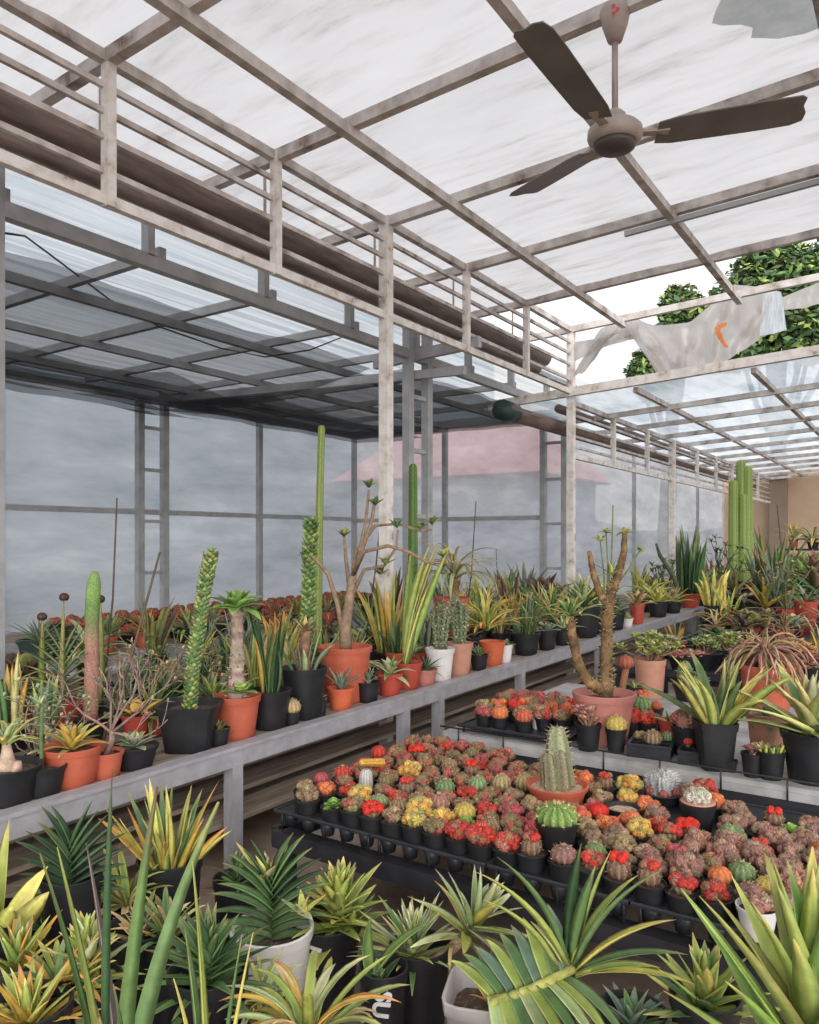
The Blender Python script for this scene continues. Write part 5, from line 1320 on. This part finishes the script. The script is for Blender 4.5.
es.sort(key=lambda e: (round(e[1]/.09), e[0]))
for i, (x, y, kc) in enumerate(es):
    root = thing('potted_cactus', '%s %s, %s counted from the front left of the middle bench tray' % (HN[kc[1]], {'c': 'clustered cactus', 'm': 'knobbly cactus', 'b': 'ball cactus', 'f': 'crested cactus'}[kc[0]], ordinal(i)), 'cactus', (x, y, ZB+.033), i, 'cacti in the middle bench tray')
    po, hh = add_pot(root, 'round', .041, .055, 'black'); hd = link('cactus_head', head(kc[0], kc[1], i % 4), root, (0, 0, hh*.84)); hd.scale = (1.25, 1.25, 1.2)
put('potted_cactus', 'brown cactus in a small whitish pot beside the tray of red cacti', 541, 735, BD, 21, 22, 'round', 'white', lambda s: [('cactus_head', cluster(9*s, HC['B'], 6, 9), 'cactus')], 0, 'cactus')

# ---------------- benches farther back on the right
def mop(s):
    g = MB(); rn = random.Random(6)
    for i in range(120):
        a = i*GA; e = rn.uniform(.2, 1.4); L = rn.uniform(30, 62)*s; c = jit((166, 134, 112), .25, rn)
        p = Vector((0, 0, 16*s)); d = Vector((math.cos(a)*math.cos(e), math.sin(a)*math.cos(e), math.sin(e))); pts = [p]
        for k in range(7):
            d = (d+Vector((rn.gauss(0, .2), rn.gauss(0, .2), -.40))).normalized(); p = p+d*L/7; pts.append(p)
        g.tube(pts, [1.1*s]*7+[.6*s], 4, c)
    return [('dry_stems', g, 'bark')]
put('potted_rhipsalis', 'mop of dry drooping brown stems in a big terracotta pot', 767, 700, BD, 52, 46, 'round', 'terracotta', mop)
put('potted_succulent', 'flat pinkish-red rosettes in a black bowl behind the jade bush', 684, 672, BD, 30, 14, 'round', 'black', lambda s: FL((lambda g: ([rosette(12, 11*s, 3*s, ['pink', 'pink', 'redgreen'], 160+k, 1.2, .1, .3, 'spoon', base=((-10+6*k)*s*CS, (-10+6*k)*s*SN, 2*s), mb=g) for k in range(5)], g)[1])(MB())))
for i, (x, y, ps, nm) in enumerate(((704, 668, ['green', 'lime', 'pale'], 'pale green leafy succulents'), (726, 664, ['lime', 'green', 'straw'], 'yellow-green leafy succulents'), (800, 672, ['goldorange', 'pink'], 'orange-pink rosettes'), (742, 676, ['grey', 'blue'], 'blue-grey rosettes'), (690, 690, ['grey', 'green'], 'grey leafy succulents'), (812, 690, ['redgreen', 'pink'], 'reddish rosettes'))):
    put('potted_succulent', '%s in a black bowl on the third bench back' % nm, x, y, BD, 34, 16, 'round', 'black', jade(14, 18, ps, 170+i, 7))
put('potted_cactus', 'single flat green oval pad cactus behind the yellow sansevieria', 685, 690, BD, 16, 12, 'round', 'black', lambda s: [('pad', (lambda g: (ball(g, (0, 0, 12*s), 8*s, 7, (160, 176, 120), (120, 146, 96), flat=1.9), g)[1])(MB()), 'cactus')], 0, 'cactus')
put('potted_bromeliad', 'leafy plant in a bright red pot on the fourth bench at the right edge', 806, 630, BD, 22, 30, 'round', 'redplastic', hen(16, 24, 4, ['green', 'redgreen'], 180))
def trio(s):
    g = MB()
    for k, (a, h) in enumerate(((0, 118), (7, 112), (-7, 98), (3, 84))):
        column(g, (a*s*CS, a*s*SN-3*k*s*.5, 0), h*s, 5*s, 6, (166, 182, 106), (128, 150, 84), (0, 0), .9, (206, 204, 150), random.Random(k), 22, .25)
    return [('columns', g, 'cactus')]
put('potted_cactus', 'bundle of tall pale green column cacti beside the third white post', 741, 612, .86, 26, 12, 'round', 'black', trio, 0, 'cactus')
put('potted_euphorbia', 'dark forked twig plant right of the tall column bundle', 754, 604, .90, 14, 8, 'round', 'black', lambda s: [('branches', (lambda g: (branchy(g, (0, 0, 0), (0, 0, 1), 26*s, 1.6*s, 2, random.Random(4), (96, 76, 66), .45), g)[1])(MB()), 'bark')])
rn = random.Random(41)
kinds = [(['green', 'pale'], 'green'), (['yellow', 'lime'], 'yellow'), (['redgreen', 'straw'], 'reddish'), (['deep', 'green'], 'dark green'), (['grey', 'blue'], 'silvery'), (['goldorange', 'olive'], 'golden'), (['brown', 'olive'], 'brownish'), (['straw', 'pale'], 'straw-coloured')]
def fill(benchname, xs, ys, z, seed, sizes, zr=(0, 0), skip=lambda x, y: False, pots=('black', 'black', 'black', 'terracotta', 'redplastic')):
    rn = random.Random(seed)
    for j, y in enumerate(ys):
        i = 0
        for x in xs:
            px, py = x+rn.uniform(-.05, .05), y+rn.uniform(-.05, .05)
            if skip(px, py): continue
            ps, nm = rn.choice(kinds); L = rn.uniform(*sizes); ty = rn.randint(0, 3); mt = rn.choice(pots)
            f = [lambda: rosette(16, L, L*.09, ps, seed+i*7+j, 1.5, .15, .6, 'lance', stem=L*.15), lambda: spears(11, L*1.3, L*.07, ps, seed+i*5+j, .05, .25, .3), lambda: arching(26, L*1.1, L*.05, ps, seed+i*3+j, n_seg=6), lambda: rosette(18, L*.8, L*.2, ps, seed+i*11+j, 1.3, .05, .4, 'spoon')][ty]()
            potted('potted_'+('agave', 'sansevieria', 'spider_plant', 'succulent')[ty], '%s %s, %s from left in %s row of %s' % (nm, ('spiky rosette', 'upright clump', 'arching clump', 'leafy rosette')[ty], ordinal(i), ordinal(j), benchname), 'plant', (px, py, z), ('round', rn.uniform(.07, .1), rn.uniform(.10, .16), mt), FL(f), rn.uniform(0, 6), 'pots on the '+benchname)
            i += 1
taken = [tuple(o.location) for o in C.objects if o.parent is None and o.type == 'EMPTY' and o.get('category') in ('plant', 'cactus', 'pot', 'tray')]
def busy(r): return lambda x, y: any(math.hypot(x-a, y-b) < r for a, b, c in taken)
for i, (x, y, w_, ps, h, nm, ty) in enumerate(((722, 606, 16, ['green', 'deep'], 62, 'tall thin green stems', 0), (776, 612, 18, ['green', 'olive'], 84, 'tall dark green plant with reddish tips', 1), (800, 606, 18, ['bright', 'green'], 52, 'bright green bushy plant', 2), (660, 604, 14, ['deep', 'green'], 44, 'narrow green stems', 0), (764, 604, 16, ['grey', 'green'], 60, 'silvery upright plant', 1), (786, 622, 18, ['redgreen', 'straw'], 56, 'reddish twiggy plant', 0), (712, 622, 16, ['yellow', 'straw'], 44, 'straw-yellow upright plant', 1), (815, 612, 18, ['redgreen', 'green'], 60, 'broad reddish-green plant', 2))):
    put('potted_shrub', '%s among the far benches before the tan wall' % nm, x, y, BD, w_, 12, 'round', ('black', 'redplastic')[i % 2], (wiry(7, h*.55, (104, 112, 78), 900+i, ps) if ty == 0 else (lambda s, ps=ps, h=h, i=i: FL(spears(16, h*s, 3.4*s, ps, 910+i, 7*s, .25, .35))) if ty == 1 else (lambda s, ps=ps, h=h, i=i: FL(rosette(40, h*.6*s, 5*s, ps, 920+i, 1.5, .1, .5, 'spoon', stem=h*.5*s)))))
taken = [tuple(o.location) for o in C.objects if o.parent is None and o.type == 'EMPTY' and o.get('category') in ('plant', 'cactus', 'pot', 'tray')]
fill('third bench', [-1.7+.27*k for k in range(12)], (5.72, 6.0, 6.3, 6.62), ZB, 500, (.12, .24), skip=busy(.2))
fill('fourth bench', [-1.7+.33*k for k in range(13)], (7.6, 8.0, 8.4), ZB, 600, (.2, .36), skip=busy(.22))
fill('fifth bench', [-2.05+.42*k for k in range(12)], (9.9, 10.5), ZB, 700, (.34, .55), skip=busy(.25))
fill('farthest bench', [-2.0+.5*k for k in range(10)], (12.4, 13.3), ZB, 800, (.45, .75), skip=busy(.25))
fill('far rail bench', [-3.5, -3.15, -2.85], [11.1+.75*k for k in range(10)], ZL, 900, (.3, .44), skip=busy(.25))
fill('back left bench', [-4.15, -3.7], [5.9+.48*k for k in range(9)], ZL, 950, (.28, .46), skip=busy(.26))
fill('near left bench', [-4.1, -3.7, -3.3], [1.5+.42*k for k in range(8)], ZL, 980, (.22, .36), skip=busy(.24))
taken = [tuple(o.location) for o in C.objects if o.parent is None and o.type == 'EMPTY' and o.get('category') in ('plant', 'cactus', 'pot', 'tray')]
fill('middle of the left bench', [-3.35, -3.05, -2.8], [1.3+.27*k for k in range(22)], ZL, 1100, (.14, .26), skip=busy(.15))
# high rack at the far right
t = thing('plant_rack', 'dark high rack of pots before the tan wall at right', 'rack', (-2.15, 14.3, 0))
g = MB(); g.box((1.4, .3, H-.16), (2.8, .6, .03)); link('shelf', g.mesh('shelf', M['tray'], False), t)
for x in (.04, 2.76):
    for y in (.04, .56):
        g = MB(); g.bar((x, y, 0), (x, y, H-.16), .04, .04); link('leg', g.mesh('leg', M['blacksteel'], False), t)
fill('high rack', [-1.95+.36*k for k in range(8)], (14.6,), H-.145, 1000, (.34, .55))
stake('leafless dark stake rising before the tan wall', 785, 600, .92, (777, 505), .012)
# ================================================================ foreground, pots standing on the floor
def ground_pot(name, label, px, py, drop, rpx, mat, parts, style='round', h=None, soil='soil', cat='plant', rz=0):
    """px, py is the middle of the rim, drop its depth below the eye; the pot stands on the floor"""
    loc = at(px, py, drop); s = drop/(py-540.0); h = H-drop
    root = thing(name, label, cat, (loc.x, loc.y, 0), rz)
    po, hh = add_pot(root, style, rpx*s*(.82 if mat == 'black' else 1), h/.96, mat, soil, .74)
    for pn, me, mt in parts(s):
        if isinstance(me, MB): me = me.mesh(pn, M[mt])
        link(pn, me, root, (0, 0, h*.86))
    return root, s, loc
def blade(g, x0, y0, x1, y1, zc, w, ps, o, seed, bow=0, prof='spike', ch=.6, th=None, n=10):
    """one stiff leaf from one point to another, both at distance zc (zc may be a pair)"""
    za, zb_ = zc if isinstance(zc, tuple) else (zc, zc)
    a, b = atz(x0, y0, za)-o, atz(x1, y1, zb_)-o
    d = b-a; L = d.length; az = math.atan2(d.y, d.x); el = math.asin(max(-1, min(1, d.z/L)))
    rn = random.Random(seed); ce, cm, ct = pal(ps, .06, rn)
    leaf(g, a, az, el+bow*.5, L*1.01, w, bow, th, ch, ce, cm, ct, n, prof, 0, 0)
def spearset(s):
    loc = at(118, 1085, .98); o = loc+Vector((0, 0, (H-.98)*.86)); o.z = (H-.98)*.86
    g = MB(); z = 1.40
    blade(g, 108, 1090, 113, 772, z, .0215, 'deep', o, 1, .02, 'sword', .3)
    blade(g, 100, 1090, 38, 856, z-.03, .0150, 'green', o, 2, .1, 'spike', .4); blade(g, 104, 1090, 56, 850, z-.05, .0165, 'lime', o, 3, .06, 'spike', .4)
    blade(g, 122, 1090, 159, 790, z+.02, .0195, 'tipbrown', o, 4, .08, 'spike', .8, .013); blade(g, 130, 1090, 224, 806, z+.04, .0215, 'green', o, 5, .25, 'spike', .8, .017)
    blade(g, 118, 1090, 85, 845, z+.1, .013, 'mauve', o, 6, .05, 'spike', .9); blade(g, 126, 1090, 152, 830, z+.06, .011, 'brown', o, 7, .05, 'spike', .6)
    blade(g, 112, 1090, 85, 980, z-.04, .012, 'straw', o, 8, .1, 'spike'); blade(g, 126, 1090, 112, 985, z-.05, .011, 'green', o, 9, .1, 'spike')
    return FL(g)
ground_pot('potted_sansevieria', 'tall dark green spear leaves rising at the lower left, nearest the viewer', 118, 1085, .98, 66, 'black', spearset)
def spear2(s):
    loc = at(212, 1100, .98); o = Vector((loc.x, loc.y, (H-.98)*.86)); g = MB(); z = 1.34
    blade(g, 205, 1095, 191, 864, z, .0165, 'lime', o, 1, .06, 'spike', .5); blade(g, 200, 1095, 184, 930, z+.03, .016, 'green', o, 2, .05, 'sword')
    blade(g, 226, 1095, 254, 934, z-.02, .011, 'yellow', o, 3, .06, 'spike'); blade(g, 222, 1095, 243, 936, z+.03, .012, 'green', o, 4, .06, 'spike')
    blade(g, 196, 1095, 172, 980, z-.03, .011, 'yellow', o, 5, .15, 'spike')
    return FL(g)
ground_pot('potted_sansevieria', 'slender light green spears right of the tall dark spears', 212, 1100, .98, 50, 'black', spear2)
ground_pot('potted_sansevieria', 'dark green stacked fan sansevieria in front of the aluminium rail', 72, 880, .93, 34, 'black', lambda s: FL(fan(9, 62*s, 7.5*s, ['deep', 'green', 'deep'], 201, AW+.1, rise=3.2*s, bend=.35, base=(0, 0, 2*s))))
ground_pot('potted_dracaena', 'upright yellow and green leaved plant below the rail at left', 170, 862, 1.0, 38, 'black', lambda s: FL(spears(34, 100*s, 5*s, ['yellow', 'lime', 'goldorange', 'green'], 202, 14*s, .42, .3, 'sword', .4)))
ground_pot('potted_bromeliad', 'broad orange-yellow leaves cut by the left edge below the rail', -6, 920, .97, 40, 'black', lambda s: FL(spears(10, 118*s, 13*s, ['goldorange', 'yellow', 'lime'], 203, 12*s, .5, .3, 'sword', .4)))
ground_pot('potted_bromeliad', 'small orange-tipped rosette at the bottom left corner', 28, 1010, .98, 50, 'black', lambda s: FL(rosette(36, 84*s, 9.5*s, ['goldorange', 'yellow', 'lime'], 204, 1.45, .15, .3, 'lance', .3, 12*s)))
ground_pot('potted_bromeliad', 'yellow-green rosette with orange tips above the corner rosette', 18, 960, 1.0, 36, 'black', lambda s: FL(rosette(34, 66*s, 8*s, ['lime', 'goldorange', 'olive'], 205, 1.45, .2, .3, 'lance', .3, 22*s)))
ground_pot('potted_agave', 'tall stacked yellow-green rosette behind the dark spears', 86, 985, 1.02, 40, 'black', lambda s: FL(rosette(44, 64*s, 10*s, ['lime', 'yellow', 'pale'], 206, 1.45, .0, .5, 'lance', .35, 60*s)))
ground_pot('potted_agave', 'dark green rosette with reddish heart, lower left before the white pot', 208, 975, 1.0, 46, 'black', lambda s: FL(rosette(60, 82*s, 10*s, ['green', 'deep', 'tipbrown'], 207, 1.5, -.1, .5, 'lance', .35, 40*s)))
ground_pot('potted_sansevieria', 'grey-green fan sansevieria with yellow crown in a white-rimmed pot', 272, 930, 1.1, 40, 'white', lambda s: FL((lambda g: (fan(10, 64*s, 8.5*s, ['green', 'grey', 'deep', 'olive'], 208, AW+.15, rise=3.4*s, bend=.9, base=(0, 0, 0), mb=g), rosette(7, 46*s, 8*s, ['yellow', 'straw'], 3, 1.5, .5, .2, 'lance', base=(-8*s, 0, 62*s), mb=g), rosette(7, 34*s, 7*s, ['yellow', 'pale'], 4, 1.3, .1, .2, 'lance', base=(30*s, 12*s, 34*s), mb=g), g)[3])(MB())))
def arch(s):
    g = arching(54, 122*s, 5.4*s, ['varie', 'lime', 'straw', 'pale', 'goldorange'], 209, el=(.3, 1.5), bend=(.8, 2.2), base=(0, 0, 20*s), ch=.5)
    return FL(g)
ground_pot('potted_spider_plant', 'arching green and yellow striped leaves at bottom centre left', 306, 1048, 1.0, 44, 'black', arch)
rt, s_, loc_ = ground_pot('potted_agave', 'yellow-green stacked rosette in a black bag printed with white letters', 327, 922, 1.13, 42, 'black', lambda s: FL((lambda g: (rosette(46, 62*s, 11*s, ['lime', 'yellow', 'olive', 'lime'], 210, 1.5, .05, .3, 'lance', .35, 34*s, base=(12*s*CS, 12*s*SN, 2*s), mb=g), rosette(18, 40*s, 7*s, ['lime', 'green'], 6, 1.4, .25, .2, 'lance', base=(24*s*CS, 24*s*SN, 6*s), mb=g), g)[2])(MB())))
def text(root, body, size, r, z, az, roll, depth=.001):
    cu = bpy.data.curves.new('printed_letters', 'FONT'); cu.body = body; cu.size = size; cu.extrude = .0006; cu.offset = .0022; cu.align_x = 'CENTER'; cu.align_y = 'CENTER'; cu.materials.append(M['letters'])
    tmp = bpy.data.objects.new('tmp', cu); C.objects.link(tmp); dg = bpy.context.evaluated_depsgraph_get(); me = bpy.data.meshes.new_from_object(tmp.evaluated_get(dg)); bpy.data.objects.remove(tmp)
    R1 = Matrix.Rotation(roll, 4, 'Z')
    for v in me.vertices:
        q = R1 @ v.co; a = az+q.x/r
        v.co = Vector((math.cos(a)*(r+.0015+q.z), math.sin(a)*(r+.0015+q.z), z+q.y))
    me.name = 'printed_letters'
    if not me.materials: me.materials.append(M['letters'])
    o = link('printed_letters', me, root); o['label'] = 'white printed letters'
    return o
text(rt, 'NXN', .066, 42*s_*.82*.955, .175, AF-.45, math.radians(-100))
ground_pot('potted_agave', 'small dark green spiky rosette right behind the white-rimmed pot', 326, 905, 1.12, 22, 'black', lambda s: FL(rosette(26, 30*s, 4.5*s, ['green', 'deep'], 211, 1.5, .1, .2, 'lance', .35, 16*s)))
def lean(s):
    g = rosette(60, 66*s, 6*s, ['pale', 'green', 'grey', 'lime'], 212, 1.5, .1, .3, 'lance', .35, 16*s, base=(-8*s*CS, -8*s*SN, 0))
    b = MB(); st = [(8*s*CS, 8*s*SN, 0), (26*s*CS, 26*s*SN, 10*s), (42*s*CS, 42*s*SN, 24*s)]
    b.tube(st, [5*s, 5.5*s, 6*s], 9, (202, 172, 140))
    rosette(30, 78*s, 6.5*s, ['pale', 'lime', 'yellow'], 213, 1.45, -.2, .3, 'sword', .35, 22*s, base=(44*s*CS, 44*s*SN, 26*s), mb=g, tilt=(.55, (CS*0-SN*-1*0+SN*-1, CS, 0)))
    arching(4, 50*s, 2*s, ['straw'], 214, el=(.2, .6), bend=(1.4, 2.2), base=(36*s*CS, 36*s*SN, 20*s), mb=g)
    return [('foliage', g, 'leaf'), ('leaning_stem', b, 'bark')]
ground_pot('potted_agave', 'pale green rosette with a leaning second shoot in a black pot', 420, 948, 1.1, 36, 'black', lean, soil='grit')
def bigfan(s):
    loc = at(560, 1060, 1.0); o = Vector((loc.x, loc.y, (H-1.0)*.86)); g = MB(); z = 1.72
    crown = [(565, 965, 470, 878), (565, 962, 492, 862), (568, 960, 582, 845), (574, 962, 612, 852), (575, 962, 642, 878), (576, 966, 668, 876), (578, 970, 680, 925), (578, 975, 700, 992), (576, 978, 662, 972), (560, 962, 530, 922), (572, 960, 596, 868), (555, 966, 480, 905), (578, 972, 690, 960)]
    pals_ = ['lime', 'green', 'deep', 'lime', 'lime', 'green', 'yellow', 'yellow', 'lime', 'varie', 'green', 'lime', 'green']
    for i, (x0, y0, x1, y1) in enumerate(crown): blade(g, x0, y0, x1, y1, (z, z-.12+.03*(i % 5)), .0165, pals_[i], o, i, .55 if abs(x1-x0) > 60 else .15, 'sword', .55, None, 10)
    # ladder of recurved leaves hanging either side of the stem below the crown
    for i in range(9):
        t = i/8; x, y = 566-74*t, 978+18*t
        blade(g, x, y, x+62-10*i*.6, y+78, (z+.01+.02*t, z-.06), .021, ('green', 'lime', 'pale')[i % 3], o, 40+i, .75, 'sword', .35, None, 10)
        blade(g, x, y, x-20-3*i, y-74+5*i, (z+.02+.02*t, z+.12), .020, ('blue', 'green', 'lime')[i % 3], o, 60+i, .6, 'sword', .35, None, 10)
    b = MB(); b.tube([tuple(atz(x, y, z+.02)-o) for x, y in ((575, 968), (530, 990), (492, 1002), (500, 1050), (540, 1075))], [.010, .011, .012, .012, .012], 9, (170, 170, 96))
    return [('foliage', g, 'leaf'), ('stem', b, 'bark')]
ground_pot('potted_sansevieria', 'large recurved fan sansevieria sprawling at bottom centre', 560, 1060, 1.0, 52, 'black', bigfan)
ground_pot('potted_agave', 'yellow shoot in a square grey pot at bottom centre', 488, 992, 1.08, 40, 'grey', lambda s: FL(rosette(12, 58*s, 6.5*s, ['goldorange', 'yellow', 'olive'], 216, 1.5, .5, .3, 'lance', .35, 10*s, base=(6*s, 0, 0))), 'square', rz=.35)
ground_pot('potted_agave', 'compact yellow-green star rosette before the cactus bench at right', 705, 1000, 1.0, 40, 'black', lambda s: FL(rosette(40, 76*s, 11*s, ['lime', 'yellow', 'lime', 'green'], 217, 1.5, .05, .2, 'lance', .3, 34*s)))
ground_pot('potted_agave', 'low grey-green rosette left of the yellow-green star rosette', 632, 1015, 1.06, 40, 'black', lambda s: FL(rosette(26, 62*s, 9*s, ['blue', 'green', 'grey'], 218, 1.3, .05, .5, 'lance', .35, 8*s)))
def bigagave(s):
    g = rosette(36, 215*s, 22*s, ['lime', 'bright', 'lime'], 219, 1.5, .72, .2, 'lance', .4, 120*s, n_seg=8)
    return FL(g)
ground_pot('potted_agave', 'large thick-leaved yellow-green agave at the bottom right corner', 812, 1075, .92, 70, 'black', bigagave)
rt, s_, loc_ = ground_pot('potted_sansevieria', 'dark curved leaves over a black bag printed with a white S', 383, 970, 1.08, 29, 'black', lambda s: FL((lambda g: (leaf(g, (-14*s, 0, 0), AW+2.6, 1.1, 70*s, 11*s, -1.1, None, .5, (150, 170, 96), (100, 130, 74), None, 10, 'sword'), leaf(g, (-16*s, 4*s, 0), AW, 1.0, 84*s, 11*s, .5, None, .5, (150, 170, 96), (100, 130, 74), None, 10, 'sword'), rosette(6, 34*s, 7*s, ['deep', 'green'], 5, 1.3, .5, .5, 'sword', base=(-4*s, 0, 2*s), mb=g), g)[3])(MB())))
text(rt, 'SU', .056, 29*s_*.82*.975, .268, AF-.05, math.radians(-100))
ground_pot('potted_agave', 'small green plant beside the leg of the aluminium rail', 236, 880, 1.12, 26, 'black', lambda s: FL(rosette(22, 34*s, 3.6*s, ['green', 'deep', 'lime'], 221, 1.5, .2, .4, 'lance', .35, 22*s)))
ground_pot('potted_agave', 'green leaf tips peeping up at the bottom edge left of the grey pot', 440, 1050, 1.08, 36, 'black', lambda s: FL(rosette(20, 44*s, 7*s, ['green', 'lime'], 222, 1.4, .2, .5, 'lance', .35, 6*s)))
ground_pot('potted_bromeliad', 'straw-tinted rosette filling the gap behind the dark spears', 140, 930, 1.05, 40, 'black', lambda s: FL(rosette(26, 56*s, 7*s, ['straw', 'olive', 'green'], 223, 1.45, .15, .5, 'lance', .35, 12*s)))
ground_pot('potted_agave', 'shadowy green rosette beneath the dark stacked fan', 48, 930, 1.12, 36, 'black', lambda s: FL(rosette(22, 50*s, 7*s, ['deep', 'olive'], 224, 1.45, .1, .5, 'lance', .35, 10*s)))
ground_pot('potted_agave', 'green rosette under the slender light spears', 252, 1020, 1.08, 40, 'black', lambda s: FL(rosette(24, 60*s, 8*s, ['green', 'lime', 'straw'], 225, 1.4, .1, .6, 'lance', .35, 8*s)))
ground_pot('potted_agave', 'olive rosette filling the bottom edge between spears and arching leaves', 150, 1060, 1.0, 46, 'black', lambda s: FL(rosette(24, 60*s, 8*s, ['olive', 'lime', 'goldorange'], 226, 1.4, .1, .6, 'lance', .35, 8*s)))

ground_pot('potted_spider_plant', 'drooping straw and green leaves between the yellow upright plant and dark spears', 128, 905, 1.08, 30, 'black', lambda s: FL(arching(34, 64*s, 3.4*s, ['straw', 'olive', 'lime'], 230, el=(.3, 1.4), bend=(.6, 1.8), base=(0, 0, 12*s))))
ground_pot('potted_spider_plant', 'olive grassy tuft beside the dark rosette with the reddish heart', 168, 940, 1.06, 30, 'black', lambda s: FL(arching(34, 60*s, 3.6*s, ['olive', 'green', 'straw'], 231, el=(.4, 1.5), bend=(.5, 1.6), base=(0, 0, 12*s))))
ground_pot('potted_spider_plant', 'yellow-green tuft between the corner rosettes and tall stacked rosette', 58, 990, 1.0, 34, 'black', lambda s: FL(arching(30, 66*s, 4.4*s, ['lime', 'goldorange', 'green'], 232, el=(.4, 1.5), bend=(.5, 1.6), base=(0, 0, 14*s))))
ground_pot('potted_spider_plant', 'pale tuft left of the arching striped leaves', 262, 1012, 1.08, 32, 'black', lambda s: FL(arching(34, 62*s, 3.6*s, ['pale', 'varie', 'lime'], 233, el=(.5, 1.5), bend=(.5, 1.6), base=(0, 0, 18*s))))
# ================================================================ camera, sky, light
cam = bpy.data.cameras.new('camera'); co = bpy.data.objects.new('camera', cam); C.objects.link(co)
co.location = (0, 0, H); co.rotation_euler = (PI/2, 0, YAW)
cam.sensor_fit = 'HORIZONTAL'; cam.sensor_width = 36; cam.lens = F/819*36; cam.shift_y = 28/819
cam.clip_start = .05; cam.clip_end = 300
sc = bpy.context.scene; sc.camera = co
w = bpy.data.worlds.new('overcast'); sc.world = w; w.use_nodes = True
t = w.node_tree; t.nodes.clear()
o = t.nodes.new('ShaderNodeOutputWorld'); b = t.nodes.new('ShaderNodeBackground')
tc = t.nodes.new('ShaderNodeTexCoord'); n = t.nodes.new('ShaderNodeTexNoise'); n.inputs['Scale'].default_value = 2.2; n.inputs['Detail'].default_value = 5
t.links.new(tc.outputs['Generated'], n.inputs['Vector'])
r = ramp(t, n.outputs['Fac'], [(.35, (.975, .985, 1.0)), (.65, (1.0, 1.0, 1.0))])
t.links.new(r.outputs['Color'], b.inputs['Color']); b.inputs['Strength'].default_value = 1.05
t.links.new(b.outputs[0], o.inputs['Surface'])
sun = bpy.data.lights.new('fill_sun', 'SUN'); sun.energy = 3.3; sun.angle = math.radians(60); sun.color = (1, .97, .93)  # low broad sun added behind right as fill to brighten the benches
so = bpy.data.objects.new('fill_sun', sun); C.objects.link(so); so.rotation_euler = (math.radians(68), 0, math.radians(42))
vs = sc.view_settings
sc.display_settings.display_device = 'sRGB'
vs.view_transform = 'Standard'; vs.look = 'None'; vs.exposure = 0.2; vs.gamma = 1.0; vs.use_curve_mapping = False
cy = sc.cycles
cy.use_denoising = True
cy.max_bounces = 12; cy.diffuse_bounces = 5; cy.transmission_bounces = 6; cy.transparent_max_bounces = 12; cy.glossy_bounces = 3
cy.sample_clamp_indirect = 6
dups = {k: v for k, v in LABELS.items() if len(v) > 1}
if dups: print('DUPLICATE LABELS', len(dups), list(dups.items())[:12])

long_ = [k for k in LABELS if not 4 <= len(k.split()) <= 16]
if long_: print('LONG LABELS', len(long_), long_[:12])
